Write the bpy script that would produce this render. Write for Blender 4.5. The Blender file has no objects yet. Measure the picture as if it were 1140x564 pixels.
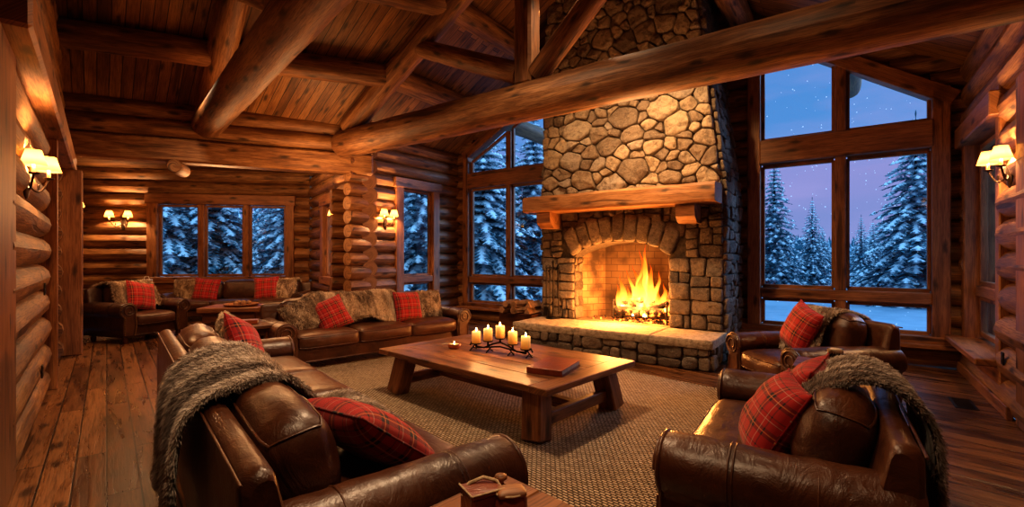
import bpy, math, random
import numpy as np
from mathutils import Vector, Matrix, noise as mnoise
R = math.radians
C = bpy.context.scene.collection
rng = random.Random(7)
def nz(x, y=0.0, z=0.0): return mnoise.noise(Vector((x, y, z)))

# ---------------------------------------------------------------- mesh builder
class MB:
    def __init__(s): s.V=[]; s.F=[]; s.U=[]; s.K=[]; s.SM=[]
    def add(s, verts, faces, uvs=None, col=0.0, smooth=True, M=None):
        b=len(s.V)
        if M is not None: verts=[M@Vector(v) for v in verts]
        s.V.extend([tuple(v) for v in verts])
        s.U.extend(uvs if uvs is not None else [(0.,0.)]*len(verts))
        s.K.extend(col if isinstance(col,(list,tuple)) else [col]*len(verts))
        s.F.extend([tuple(i+b for i in f) for f in faces]); s.SM.extend([smooth]*len(faces))
    def box(s, c, size, rz=0.0, ch=0.008, M=None, col=0.0, along=None):
        hx,hy,hz=[max(v/2,1e-4) for v in size]; h=(hx,hy,hz); b=min(ch,hx*.6,hy*.6,hz*.6)
        T=Matrix.Translation(Vector(c))@Matrix.Rotation(rz,4,'Z')
        if M is not None: T=M@T
        L=along if along is not None else max(range(3),key=lambda i:h[i]); ou,ov=rng.random()*9,rng.random()*9
        def uv(p): 
            o=[p[i] for i in range(3) if i!=L]; return (p[L]+ou, o[0]+o[1]+ov)
        V=[];F=[];U=[]
        def quad(ps):
            n=len(V); V.extend(ps); U.extend(uv(p) for p in ps); F.append(tuple(range(n,n+len(ps))))
        for a in range(3):
            i,j=(a+1)%3,(a+2)%3
            for sg in (-1,1):
                ps=[]
                for (di,dj) in ((-1,-1),(1,-1),(1,1),(-1,1)):
                    p=[0,0,0]; p[a]=sg*h[a]; p[i]=di*(h[i]-b); p[j]=dj*(h[j]-b); ps.append(tuple(p))
                quad(ps if sg>0 else ps[::-1])
        for a in range(3):
            i,j=(a+1)%3,(a+2)%3
            for si in (-1,1):
                for sj in (-1,1):
                    ps=[]
                    for (t,w) in ((-1,0),(1,0),(1,1),(-1,1)):
                        p=[0,0,0]; p[a]=t*(h[a]-b)
                        p[i]=si*(h[i] if w==0 else h[i]-b); p[j]=sj*(h[j]-b if w==0 else h[j]); ps.append(tuple(p))
                    quad(ps if si*sj>0 else ps[::-1])
        for sx in (-1,1):
            for sy in (-1,1):
                for sz in (-1,1):
                    ps=[(sx*hx,sy*(hy-b),sz*(hz-b)),(sx*(hx-b),sy*hy,sz*(hz-b)),(sx*(hx-b),sy*(hy-b),sz*hz)]
                    quad(ps if sx*sy*sz>0 else ps[::-1])
        s.add([T@Vector(v) for v in V],F,U,col,False)
    def bar(s, p0, p1, w, d, up=(0,0,1), ch=0.006, M=None, col=0.0):
        p0=Vector(p0);p1=Vector(p1);x=(p1-p0);L=x.length;x.normalize();z=Vector(up)
        y=z.cross(x)
        if y.length<1e-4: y=Vector((0,1,0)).cross(x)
        y.normalize(); z=x.cross(y)
        T=Matrix((x,y,z)).transposed().to_4x4(); T.translation=(p0+p1)/2
        if M is not None: T=M@T
        s.box((0,0,0),(L,d,w),M=T,ch=ch,col=col,along=0)
    def rings(s, rs, closed=True, cap=True, uvs=None, col=0.0, smooth=True, M=None, uoff=0.0, voff=0.0):
        n=len(rs[0]); V=[];U=[];F=[]; m=n+1 if closed else n
        acc=uoff
        for k,r in enumerate(rs):
            if k: acc+=(Vector(r[0])-Vector(rs[k-1][0])).length
            w=voff
            for i in range(m):
                p=r[i%n]
                if i: w+=(Vector(p)-Vector(r[(i-1)%n])).length
                V.append(tuple(p)); U.append((acc,w))
        for k in range(len(rs)-1):
            for i in range(m-1):
                a=k*m+i; F.append((a,a+1,a+m+1,a+m))
        s.add(V,F,uvs or U,col,smooth,M)
        if cap and closed:
            for r,rev in ((rs[0],True),(rs[-1],False)):
                c=sum((Vector(p) for p in r),Vector())/n
                vs=[tuple(p) for p in r]+[tuple(c)]
                us=[((Vector(p)-c).length*.6+3,.3*i/n) for i,p in enumerate(r)]+[(3.,0.)]
                fs=[((i,(i+1)%n,n) if not rev else ((i+1)%n,i,n)) for i in range(n)]
                s.add(vs,fs,us,col,False,M)
    def tube(s, pts, rad, n=8, cap=True, M=None, col=0.0, wob=0.0, seed=0):
        pts=[Vector(p) for p in pts]; rs=[]; N=len(pts)
        rad=rad if isinstance(rad,(list,tuple)) else [rad]*N
        t0=(pts[1]-pts[0]).normalized(); up=Vector((0,0,1)) if abs(t0.z)<.9 else Vector((1,0,0))
        x=t0.cross(up).normalized()
        for i,p in enumerate(pts):
            t=((pts[min(i+1,N-1)]-pts[max(i-1,0)])).normalized()
            x=(x-t*x.dot(t)).normalized(); y=t.cross(x)
            ring=[]
            for k in range(n):
                a=2*math.pi*k/n; r=rad[i]
                if wob: r*=1+wob*nz(math.cos(a)*1.3+seed*3.1,math.sin(a)*1.3+seed,i*.55)
                ring.append(p+x*(r*math.cos(a))+y*(r*math.sin(a)))
            rs.append(ring)
        s.rings(rs,True,cap,col=col,M=M,uoff=rng.random()*20,voff=rng.random()*3)
    def log(s, p0, p1, r, r1=None, n=16, wob=.035, M=None, seed=None, step=.45, round_end=(.03,.03)):
        p0=Vector(p0);p1=Vector(p1); L=(p1-p0).length; k=max(2,int(L/step)); r1=r if r1 is None else r1
        d=(p1-p0)/L; e0,e1=min(round_end[0],L*.3),min(round_end[1],L*.3)
        pts=([p0,p0+d*e0] if e0>1e-4 else [p0])+[p0.lerp(p1,i/k) for i in range(1,k)]+([p1-d*e1,p1] if e1>1e-4 else [p1])
        rd=([r*.88,r] if e0>1e-4 else [r])+[r+(r1-r)*i/k for i in range(1,k)]+([r1,r1*.88] if e1>1e-4 else [r1])
        s.tube(pts,rd,n,True,M,0.0,wob,rng.random()*50 if seed is None else seed)
    def lathe(s, prof, n=20, c=(0,0,0), M=None, col=0.0, cap=True):
        rs=[[(c[0]+r*math.cos(2*math.pi*k/n),c[1]+r*math.sin(2*math.pi*k/n),c[2]+z) for k in range(n)] for r,z in prof]
        s.rings(rs,True,cap,col=col,M=M)
    def prism(s, poly, h0, h1, M=None, col=0.0, smooth=False):
        n=len(poly); ou,ov=rng.random()*9,rng.random()*9
        for z,rev in ((h0,True),(h1,False)):
            vs=[(p[0],p[1],z) for p in poly]; s.add(vs,[tuple(range(n))[::-1] if rev else tuple(range(n))],[(p[0]+ou,p[1]+ov) for p in poly],col,False,M)
        for i in range(n):
            a,b=poly[i],poly[(i+1)%n]; L=math.hypot(a[0]-b[0],a[1]-b[1])
            s.add([(a[0],a[1],h0),(b[0],b[1],h0),(b[0],b[1],h1),(a[0],a[1],h1)],[(0,1,2,3)],[(ou,ov),(ou+L,ov),(ou+L,ov+h1-h0),(ou,ov+h1-h0)],col,smooth,M)
    def grid(s, P, uv=None, col=0.0, flip=False, M=None, smooth=True):
        a,b=len(P),len(P[0]); V=[p for r in P for p in r]
        U=[q for r in uv for q in r] if uv else [(j/(b-1),i/(a-1)) for i in range(a) for j in range(b)]
        F=[]
        for i in range(a-1):
            for j in range(b-1):
                f=(i*b+j,i*b+j+1,(i+1)*b+j+1,(i+1)*b+j); F.append(f[::-1] if flip else f)
        s.add(V,F,U,col,smooth,M)
    def soft(s, c, size, r=.05, puff=.03, wr=.006, seed=0, n=(10,8,5), M=None, sag=0.0, pipe=0.0):
        """upholstery cushion: rounded box, domed, wrinkled"""
        hx,hy,hz=size[0]/2,size[1]/2,size[2]/2; r=min(r,hx*.9,hy*.9,hz*.9); ids={}; V=[];F=[];U=[]
        T=Matrix.Translation(Vector(c)); 
        if M is not None: T=T@M
        def mp(p):
            q=[max(-(h-r),min(h-r,p[i]*h)) for i,h in enumerate((hx,hy,hz))]
            e=[p[i]*h-q[i] for i,h in enumerate((hx,hy,hz))]
            l=math.sqrt(sum(v*v for v in e))
            if l>1e-6: q=[q[i]+e[i]/l*r for i in range(3)]
            x,y=q[0]/hx,q[1]/hy; z=q[2]/hz
            d=max(0,1-x**4)*max(0,1-y**4)
            q[2]+=z*puff*d*(1-.0*abs(x))
            q[0]+=x*puff*.5*max(0,1-z*z)*max(0,1-y**4); q[1]+=y*puff*.5*max(0,1-z*z)*max(0,1-x**4)
            if sag: q[2]-=sag*max(0,1-x*x)*(1 if z>0 else 0)
            w=nz(q[0]*5+seed*7.3,q[1]*5,q[2]*5+seed)*wr*1.6+nz(q[0]*13+seed,q[1]*13,q[2]*13)*wr
            g=1+w/max(.05,math.sqrt(sum(v*v for v in q)))
            return tuple(v*g for v in q)
        def vid(i,j,k):
            key=(i,j,k)
            if key not in ids:
                f=lambda a,m:(math.sin((2*a/m-1)*1.35)/math.sin(1.35))
                ids[key]=len(V); p=mp((f(i,n[0]),f(j,n[1]),f(k,n[2]))); V.append(p); U.append((p[0],p[1]+p[2]))
            return ids[key]
        A,B,D=n
        for i in range(A):
            for j in range(B):
                F.append((vid(i,j,0),vid(i,j+1,0),vid(i+1,j+1,0),vid(i+1,j,0)))
                F.append((vid(i,j,D),vid(i+1,j,D),vid(i+1,j+1,D),vid(i,j+1,D)))
        for i in range(A):
            for k in range(D):
                F.append((vid(i,0,k),vid(i+1,0,k),vid(i+1,0,k+1),vid(i,0,k+1)))
                F.append((vid(i,B,k),vid(i,B,k+1),vid(i+1,B,k+1),vid(i+1,B,k)))
        for j in range(B):
            for k in range(D):
                F.append((vid(0,j,k),vid(0,j,k+1),vid(0,j+1,k+1),vid(0,j+1,k)))
                F.append((vid(A,j,k),vid(A,j+1,k),vid(A,j+1,k+1),vid(A,j,k+1)))
        s.add(V,F,U,0.0,True,T)
        if pipe:
            for kk in (1,D-1):
                loop=[vid(i,0,kk) for i in range(A)]+[vid(A,j,kk) for j in range(B)]+[vid(i,B,kk) for i in range(A,0,-1)]+[vid(0,j,kk) for j in range(B,0,-1)]
                pts=[Vector(V[q])*1.006 for q in loop]; pts.append(pts[0])
                s.tube(pts,pipe,5,False,T)
    def build(s, name, m, parent=None, loc=None, rot=None):
        me=bpy.data.meshes.new(name); me.from_pydata(s.V,[],s.F); 
        li=np.empty(len(me.loops),dtype=np.int32); me.loops.foreach_get('vertex_index',li)
        ul=me.uv_layers.new(name='UVMap'); u=np.array(s.U,dtype=np.float32)[li]; ul.data.foreach_set('uv',u.ravel())
        if any(s.K):
            at=me.attributes.new('col','FLOAT','POINT'); at.data.foreach_set('value',np.array(s.K,dtype=np.float32))
        me.polygons.foreach_set('use_smooth',np.array(s.SM,dtype=bool))
        me.update()
        o=bpy.data.objects.new(name,me); C.objects.link(o)
        for q in (m if isinstance(m,(list,tuple)) else [m]): me.materials.append(q)
        if parent is not None: o.parent=parent
        if loc is not None: o.location=loc
        if rot is not None: o.rotation_euler=rot
        return o
def tag(o,label=None,cat=None,group=None,kind=None):
    if label: o['label']=label
    if cat: o['category']=cat
    if group: o['group']=group
    if kind: o['kind']=kind
    return o
def thing(name,label,cat,loc=(0,0,0),rz=0.0,group=None,kind=None):
    o=bpy.data.objects.new(name,None); C.objects.link(o); o.empty_display_size=.1
    o.location=loc; o.rotation_euler=(0,0,rz); return tag(o,label,cat,group,kind)
def rootM(o): return Matrix.Translation(o.location)@o.rotation_euler.to_matrix().to_4x4()@Matrix.Diagonal((*o.scale,1))
def dup(o,label=None,loc=None,rz=None,scale=None):
    c=o.copy(); C.objects.link(c)
    if label: c['label']=label
    if loc is not None: c.location=loc
    if rz is not None: c.rotation_euler=(0,0,rz)
    if scale is not None: c.scale=scale
    for ch in list(o.children):
        d=ch.copy(); C.objects.link(d); d.parent=c
        for g in list(ch.children):
            e=g.copy(); C.objects.link(e); e.parent=d
    return c

# ---------------------------------------------------------------- materials
class NT:
    def __init__(s,name,rough=.6):
        s.m=bpy.data.materials.new(name); s.m.use_nodes=True; s.t=s.m.node_tree; s.b=s.t.nodes['Principled BSDF']; s.out=s.t.nodes['Material Output']
        s.b.inputs['Roughness'].default_value=rough
    def n(s,typ,_i=None,**props):
        nd=s.t.nodes.new('ShaderNode'+typ)
        for k,v in props.items(): setattr(nd,k,v)
        for k,v in (_i or {}).items(): s.set(nd.inputs[k],v)
        return nd
    def set(s,sock,v):
        if isinstance(v,bpy.types.NodeSocket): s.t.links.new(v,sock)
        elif isinstance(v,bpy.types.Node): s.t.links.new(v.outputs[0],sock)
        else:
            if isinstance(v,(tuple,list)) and len(v)==3 and sock.type=='RGBA': v=(*v,1)
            sock.default_value=v
    def P(s,**kw):
        for k,v in kw.items(): s.set(s.b.inputs[k.replace('_',' ')],v)
    def math(s,op,a,b=0.0,c=0.0):
        return s.n('Math',{0:a,1:b,2:c},operation=op).outputs[0]
    def ramp(s,f,stops,interp='LINEAR'):
        nd=s.n('ValToRGB',{0:f}); cr=nd.color_ramp; cr.interpolation=interp
        while len(cr.elements)<len(stops): cr.elements.new(.5)
        for e,(p,c) in zip(cr.elements,stops): e.position=p; e.color=(*c,1) if len(c)==3 else c
        return nd.outputs[0]
    def mix(s,f,a,b,mode='MIX'):
        nd=s.n('Mix',data_type='RGBA',blend_type=mode); s.set(nd.inputs[0],f); s.set(nd.inputs[6],a); s.set(nd.inputs[7],b); return nd.outputs[2]
    def mapping(s,vec,scale=(1,1,1),loc=(0,0,0),rot=(0,0,0)):
        return s.n('Mapping',{'Vector':vec,'Scale':scale,'Location':loc,'Rotation':rot}).outputs[0]
    def noise(s,vec,scale=5,detail=4,rough=.5,dist=0.0): return s.n('TexNoise',{'Vector':vec,'Scale':scale,'Detail':detail,'Roughness':rough,'Distortion':dist}).outputs[0]
    def bump(s,h,strength=.3,dist=.01,normal=None):
        nd=s.n('Bump',{'Height':h,'Strength':strength,'Distance':dist})
        if normal is not None: s.set(nd.inputs['Normal'],normal)
        return nd.outputs[0]
    @property
    def uv(s): return s.n('TexCoord').outputs['UV']
    @property
    def obj(s): return s.n('TexCoord').outputs['Object']
    def rnd(s): return s.n('ObjectInfo').outputs['Random']
    def col(s): return s.n('Attribute',attribute_name='col').outputs['Fac']

def wood(name,c0,c1,c2,rough=.5,grain=14,bump=.25,plank=None,hue=.5,gloss=.0):
    t=NT(name,rough); uv=t.uv
    off=t.n('CombineXYZ',{0:t.math('MULTIPLY',t.rnd(),37.0),1:t.math('MULTIPLY',t.rnd(),11.0)}).outputs[0]
    vec=t.n('VectorMath',{0:uv,1:off},operation='ADD').outputs[0]
    pl=None
    if plank:
        L,W,gap=plank
        br=t.n('TexBrick',{'Vector':uv,'Color1':(0,0,0,1),'Color2':(1,1,1,1),'Mortar':(0,0,0,1),'Scale':1.0,'Mortar Size':gap,'Mortar Smooth':.2,'Bias':0.0,'Brick Width':L,'Row Height':W},offset=.37,squash=1.0)
        pl=br
        sh=t.n('CombineXYZ',{0:t.math('MULTIPLY',br.outputs[0],9.0),1:t.math('MULTIPLY',br.outputs[0],23.0),2:t.math('MULTIPLY',br.outputs[0],5.0)}).outputs[0]
        vec=t.n('VectorMath',{0:vec,1:sh},operation='ADD').outputs[0]
    g=t.noise(t.mapping(vec,(1.2,grain,grain)),1.0,6,.62,.6)
    big=t.noise(t.mapping(vec,(.7,2.2,2.2)),1.0,3,.5,1.2)
    f=t.math('ADD',t.math('MULTIPLY',g,.62),t.math('MULTIPLY',big,.42))
    if pl: f=t.math('ADD',f,t.math('MULTIPLY',t.math('SUBTRACT',pl.outputs[0],.5),.26))
    colr=t.ramp(f,[(.37,c0),(.5,c1),(.635,c2)])
    fine=t.noise(t.mapping(vec,(5,95,95)),1.0,3,.6)
    colr=t.mix(t.ramp(fine,[(.40,(.55,.55,.55)),(.52,(0,0,0))]),colr,tuple(v*.7 for v in c0))
    wv=t.noise(vec,9,2); kv=t.n('VectorMath',{0:t.mapping(vec,(1.7,5.2,1)),1:t.n('CombineXYZ',{0:t.math('MULTIPLY',wv,.12),1:t.math('MULTIPLY',wv,.2)}).outputs[0]},operation='ADD').outputs[0]
    vo=t.n('TexVoronoi',{'Vector':kv,'Scale':1.0,'Randomness':1.0},voronoi_dimensions='2D')
    sel=t.math('GREATER_THAN',t.n('SeparateXYZ',{0:vo.outputs['Color']}).outputs[0],.45)
    kn=t.math('MULTIPLY',t.ramp(vo.outputs['Distance'],[(.06,(1,1,1)),(.12,(.6,.6,.6)),(.20,(0,0,0))]),sel)
    colr=t.mix(t.math('MULTIPLY',kn,.85),colr,tuple(v*.22 for v in c0))
    # long dark checks (drying cracks)
    ck=t.noise(t.mapping(vec,(.55,9,9)),1.0,2,.4,.3)
    ckm=t.ramp(ck,[(.0,(1,1,1)),(.295,(1,1,1)),(.33,(0,0,0))])
    colr=t.mix(t.math('MULTIPLY',ckm,.7),colr,tuple(v*.25 for v in c0))
    h=t.math('SUBTRACT',t.math('ADD',g,t.math('MULTIPLY',fine,.35)),t.math('MULTIPLY',ckm,.6))
    if pl:
        colr=t.mix(pl.outputs['Fac'],colr,(.004,.002,.001))
        h=t.math('SUBTRACT',h,t.math('MULTIPLY',pl.outputs['Fac'],3.0))
    t.P(Base_Color=colr,Roughness=t.math('ADD',t.math('MULTIPLY',g,.25),rough-.12),Normal=t.bump(h,bump,.012))
    return t.m
M={}
M['log']=wood('log_wood',(.075,.030,.010),(.215,.092,.030),(.38,.19,.072),.55,13,.55)
M['beam']=wood('beam_wood',(.075,.031,.011),(.215,.092,.032),(.39,.20,.08),.58,14,.6)
M['timber']=wood('timber_trim',(.12,.042,.014),(.27,.105,.036),(.38,.165,.06),.5,16,.2)
M['timber2']=wood('mantel_wood',(.13,.055,.02),(.30,.135,.05),(.42,.21,.085),.55,9,.5)
M['ceil']=wood('ceiling_boards',(.10,.040,.011),(.22,.092,.026),(.32,.15,.045),.5,14,.3,(3.1,.155,.006))
M['floor']=wood('floor_boards',(.052,.019,.008),(.15,.060,.022),(.26,.115,.045),.29,12,.3,(2.3,.165,.0055))
M['table']=wood('table_wood',(.09,.034,.013),(.24,.095,.035),(.37,.16,.062),.36,12,.25)
M['table_dark']=wood('dark_table_wood',(.05,.016,.007),(.12,.042,.016),(.20,.075,.028),.36,12,.2)

def leather(name,a,b,rough=.34):
    t=NT(name,rough); o=t.obj
    n1=t.noise(o,2.2,4,.6); n2=t.noise(o,9,5,.6,.8)
    col=t.ramp(t.math('ADD',t.math('MULTIPLY',n1,.6),t.math('MULTIPLY',n2,.4)),[(.33,a),(.66,b)])
    vo=t.n('TexVoronoi',{'Vector':o,'Scale':150.0},feature='F1').outputs['Distance']
    wr=t.noise(t.mapping(o,(5,9,7)),1.0,5,.6,1.6)
    b1=t.bump(vo,.10,.004); b2=t.bump(wr,.30,.03,b1)
    t.P(Base_Color=col,Roughness=t.math('ADD',t.math('MULTIPLY',n2,.28),rough-.12),Normal=b2,Coat_Weight=.12,Coat_Roughness=.28)
    return t.m
M['leather']=leather('brown_leather',(.040,.013,.006),(.128,.044,.016))
M['leather_dark']=leather('dark_brown_leather',(.030,.011,.006),(.09,.033,.014))
def plain(name,c,rough=.6,metal=0.0,nscale=30,amt=.15,bump=0.0):
    t=NT(name,rough); n=t.noise(t.obj,nscale,4)
    t.P(Base_Color=t.ramp(n,[(.3,tuple(v*(1-amt) for v in c)),(.7,tuple(min(1,v*(1+amt)) for v in c))]),Metallic=metal)
    if bump: t.P(Normal=t.bump(n,bump,.01))
    return t.m
M['iron']=plain('black_iron',(.022,.016,.013),.5,.7)
M['bronze']=plain('dark_bronze',(.045,.024,.014),.45,.8)
M['brass']=plain('aged_brass_nails',(.28,.16,.06),.35,1.0)
M['paper']=plain('book_pages',(.55,.42,.27),.8,0,120,.2)
M['bookred']=leather('red_book_leather',(.12,.022,.010),(.34,.08,.028),.32)
M['copper']=plain('copper',(.45,.16,.07),.3,.8)
M['rope']=plain('rope',(.48,.36,.22),.9,0,90,.3)
M['ceramic']=plain('white_ceramic',(.75,.7,.62),.3)
M['bark']=plain('spruce_bark',(.035,.03,.032),.9,0,8,.4,.4)
M['firewood']=plain('split_firewood',(.30,.16,.08),.85,0,12,.5,.4)
M['wicker']=plain('wicker',(.16,.075,.032),.7,0,60,.5)
M['mug']=plain('cocoa_mug',(.35,.24,.17),.35)
def plaid():
    t=NT('red_tartan',.9); u=t.uv; sx=t.n('SeparateXYZ',{0:u}); red=(.40,.012,.011); nav=(.012,.010,.016); yel=(.55,.34,.10); wht=(.50,.42,.34)
    def band(x):
        f=t.math('FRACT',t.math('MULTIPLY',x,3.0))
        return f
    def rp(f,st): return t.ramp(f,st,'CONSTANT')
    fx,fy=band(sx.outputs[0]),band(sx.outputs[1])
    dark=[(0,(0,0,0)),(.10,(1,1,1)),(.20,(0,0,0)),(.26,(1,1,1)),(.36,(0,0,0)),(.74,(1,1,1)),(.78,(0,0,0))]
    dx,dy=rp(fx,dark),rp(fy,dark)
    s=t.math('MULTIPLY',t.math('ADD',dx,dy),.5)
    c=t.mix(s,red,nav)
    ln=[(0,(0,0,0)),(.22,(1,1,1)),(.24,(0,0,0))]
    l2=[(0,(0,0,0)),(.60,(1,1,1)),(.625,(0,0,0))]
    c=t.mix(t.math('MULTIPLY',t.math('MAXIMUM',rp(fx,ln),rp(fy,ln)),.65),c,yel)
    c=t.mix(t.math('MULTIPLY',t.math('MAXIMUM',rp(fx,l2),rp(fy,l2)),.45),c,wht)
    w=t.n('TexWave',{'Vector':t.mapping(u,(1,1,1),rot=(0,0,R(45))),'Scale':60.0}).outputs[0]
    t.P(Base_Color=c,Normal=t.bump(t.math('ADD',w,t.math('MULTIPLY',t.noise(t.obj,9,3),2.0)),.25,.006),Sheen_Weight=.15)
    return t.m
M['plaid']=plaid()
def fur(name,dark,mid,light,sx=1.0,sy=6.0):
    t=NT(name,.85); u=t.uv
    n=t.noise(t.mapping(u,(sx,sy,1)),1.0,3,.55,.9)
    n2=t.noise(t.mapping(u,(22,22,1)),1.0,2,.5)
    f=t.math('ADD',t.math('MULTIPLY',n,.85),t.math('MULTIPLY',n2,.17))
    base=t.ramp(f,[(.42,dark),(.51,mid),(.59,light)])
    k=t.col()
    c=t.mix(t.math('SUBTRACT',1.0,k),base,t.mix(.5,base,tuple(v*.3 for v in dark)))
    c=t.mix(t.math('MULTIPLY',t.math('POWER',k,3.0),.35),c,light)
    t.P(Base_Color=c,Sheen_Weight=.25,Sheen_Roughness=.4); return t.m
M['fur_grey']=fur('grey_fur',(.10,.07,.058),(.37,.29,.24),(.90,.80,.70),5.0,.7)
M['fur_tan']=fur('tan_fur',(.13,.07,.04),(.48,.33,.21),(.88,.70,.51),2.6,1.3)
M['fur_cream']=fur('cream_fur',(.24,.17,.12),(.48,.38,.29),(.75,.64,.52),2,5)
def stone(name,stops,ns=1.0):
    t=NT(name,.85); o=t.obj; k=t.col()
    n1=t.noise(o,3.0*ns,5,.6); n2=t.noise(o,16*ns,6,.68); n3=t.noise(o,60,3,.6)
    f=t.math('ADD',t.math('MULTIPLY',k,.72),t.math('MULTIPLY',n1,.32))
    c=t.ramp(f,stops)
    c=t.mix(t.ramp(n2,[(.36,(1,1,1)),(.55,(0,0,0))]),c,t.mix(.55,c,(.05,.035,.025)))
    c=t.mix(t.math('MULTIPLY',t.ramp(n3,[(.55,(0,0,0)),(.72,(1,1,1))]),.35),c,(.55,.45,.33))
    h=t.math('ADD',t.math('MULTIPLY',n2,1.0),t.math('MULTIPLY',n3,.35))
    t.P(Base_Color=c,Normal=t.bump(h,.9,.045)); return t.m
M['stone']=stone('field_stone',[(.12,(.13,.088,.06)),(.32,(.22,.155,.105)),(.52,(.32,.23,.15)),(.72,(.38,.28,.18)),(.92,(.26,.21,.175))])
M['ashlar']=stone('split_stone',[(.12,(.075,.058,.047)),(.35,(.14,.105,.078)),(.55,(.205,.15,.105)),(.75,(.24,.18,.125)),(.92,(.16,.14,.125))])
M['slab']=stone('hearth_slab',[(.1,(.30,.22,.15)),(.5,(.42,.32,.22)),(.9,(.5,.39,.27))])
M['mortar']=plain('mortar',(.085,.064,.047),.95,0,25,.4,.5)
def firebrick():
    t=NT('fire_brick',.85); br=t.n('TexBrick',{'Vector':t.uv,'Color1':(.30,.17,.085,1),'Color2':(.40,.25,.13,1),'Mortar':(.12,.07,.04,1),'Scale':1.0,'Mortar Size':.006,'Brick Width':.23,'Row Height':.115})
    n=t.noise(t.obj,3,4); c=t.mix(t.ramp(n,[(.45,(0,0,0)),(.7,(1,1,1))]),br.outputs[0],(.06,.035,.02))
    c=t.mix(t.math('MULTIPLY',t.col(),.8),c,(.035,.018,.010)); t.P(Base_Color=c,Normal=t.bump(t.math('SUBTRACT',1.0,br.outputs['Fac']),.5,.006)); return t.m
M['firebrick']=firebrick()
def emis(name,c,st): 
    t=NT(name); t.P(Base_Color=(0,0,0),Emission_Color=c,Emission_Strength=st); return t.m
def flame_mat(name,stops,strength,edge=1.6):
    t=NT(name); v=t.n('SeparateXYZ',{0:t.uv}).outputs[1]
    n=t.noise(t.mapping(t.obj,(7,7,3)),1.0,3,.5,.5); vv=t.math('ADD',v,t.math('MULTIPLY',t.math('SUBTRACT',n,.5),.35))
    c=t.ramp(vv,stops); fac=t.n('LayerWeight',{'Blend':.5}).outputs['Facing']
    a=t.math('MULTIPLY',t.math('POWER',t.math('SUBTRACT',1.0,fac),edge),t.ramp(vv,[(0,(.9,.9,.9)),(.55,(.8,.8,.8)),(1,(.12,.12,.12))]))
    em=t.n('Emission',{0:c,1:t.math('MULTIPLY',t.ramp(vv,[(0,(1,1,1)),(.5,(.5,.5,.5)),(1,(.12,.12,.12))]),strength)})
    tr=t.n('BsdfTransparent'); mx=t.n('MixShader',{0:a,1:tr.outputs[0],2:em.outputs[0]}); t.t.links.new(mx.outputs[0],t.out.inputs[0]); return t.m
M['flame']=flame_mat('fire_flame',[(.0,(1,.40,.07)),(.35,(1,.30,.035)),(.7,(1,.14,.008)),(1,(.8,.05,.0))],4.2)
M['flame_core']=flame_mat('fire_core',[(.0,(1,.72,.30)),(.45,(1,.55,.14)),(1,(1,.28,.03))],16.0,1.1)
M['cflame']=emis('candle_flame',(1,.62,.22),30.0)
def ember():
    t=NT('ember_logs',.9); n=t.noise(t.obj,9,4,.6); v=t.n('TexVoronoi',{'Vector':t.obj,'Scale':16.0},feature='DISTANCE_TO_EDGE').outputs[0]
    e=t.math('MULTIPLY',t.ramp(n,[(.5,(0,0,0)),(.68,(1,1,1))]),t.ramp(v,[(.0,(1,1,1)),(.25,(.1,.1,.1))]))
    t.P(Base_Color=t.ramp(n,[(.3,(.012,.009,.008)),(.7,(.05,.03,.02))]),Emission_Color=(1,.18,.02,1),Emission_Strength=t.math('MULTIPLY',e,9.0),Normal=t.bump(n,.6,.02)); return t.m
M['ember']=ember()
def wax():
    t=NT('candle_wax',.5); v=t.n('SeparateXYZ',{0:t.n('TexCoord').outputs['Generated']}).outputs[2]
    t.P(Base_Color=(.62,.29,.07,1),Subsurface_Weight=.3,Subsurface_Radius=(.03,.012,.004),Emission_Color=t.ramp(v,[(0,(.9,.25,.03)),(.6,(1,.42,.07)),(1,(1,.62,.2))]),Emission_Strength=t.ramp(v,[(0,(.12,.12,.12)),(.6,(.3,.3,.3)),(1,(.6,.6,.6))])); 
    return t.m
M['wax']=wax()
def shade():
    t=NT('lamp_shade_fabric',.8); v=t.n('SeparateXYZ',{0:t.n('TexCoord').outputs['Generated']}).outputs[2]
    d=t.n('BsdfTranslucent',{0:(.09,.05,.015,1)}); df=t.n('BsdfDiffuse',{0:(.12,.075,.03,1)})
    e=t.n('Emission',{0:t.ramp(v,[(0,(1,.40,.07)),(.45,(1,.60,.18)),(1,(1,.40,.08))]),1:.75})
    m1=t.n('MixShader',{0:.5,1:df.outputs[0],2:d.outputs[0]}); a=t.n('AddShader',{0:m1.outputs[0],1:e.outputs[0]}); t.t.links.new(a.outputs[0],t.out.inputs[0]); return t.m
M['shade']=shade()
M['bulb']=emis('bulb_glow',(1,.62,.26),12.0)
def glass():
    t=NT('window_glass'); g=t.n('BsdfGlossy',{0:(1,1,1,1),1:.01}); tr=t.n('BsdfTransparent',{0:(.97,.985,1,1)})
    fr=t.n('Fresnel',{'IOR':1.5}).outputs[0]
    mx=t.n('MixShader',{0:t.math('MULTIPLY',fr,.75),1:tr.outputs[0],2:g.outputs[0]}); t.t.links.new(mx.outputs[0],t.out.inputs[0]); return t.m
M['glass']=glass()
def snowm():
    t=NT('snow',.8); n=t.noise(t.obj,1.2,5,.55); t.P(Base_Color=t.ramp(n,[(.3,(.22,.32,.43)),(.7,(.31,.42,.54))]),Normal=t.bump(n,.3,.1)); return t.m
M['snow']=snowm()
def needles():
    t=NT('snowy_spruce',.9); k=t.col(); n=t.noise(t.obj,1.1,3)
    f=t.math('ADD',k,t.math('MULTIPLY',t.math('SUBTRACT',n,.5),.5))
    t.P(Base_Color=t.ramp(f,[(.0,(.045,.15,.20)),(.34,(.09,.23,.30)),(.46,(.48,.72,.84)),(.8,(.85,.93,.98))])); return t.m  # darker needle tones raised and blued to imitate dusk haze
M['needles']=needles()
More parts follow.
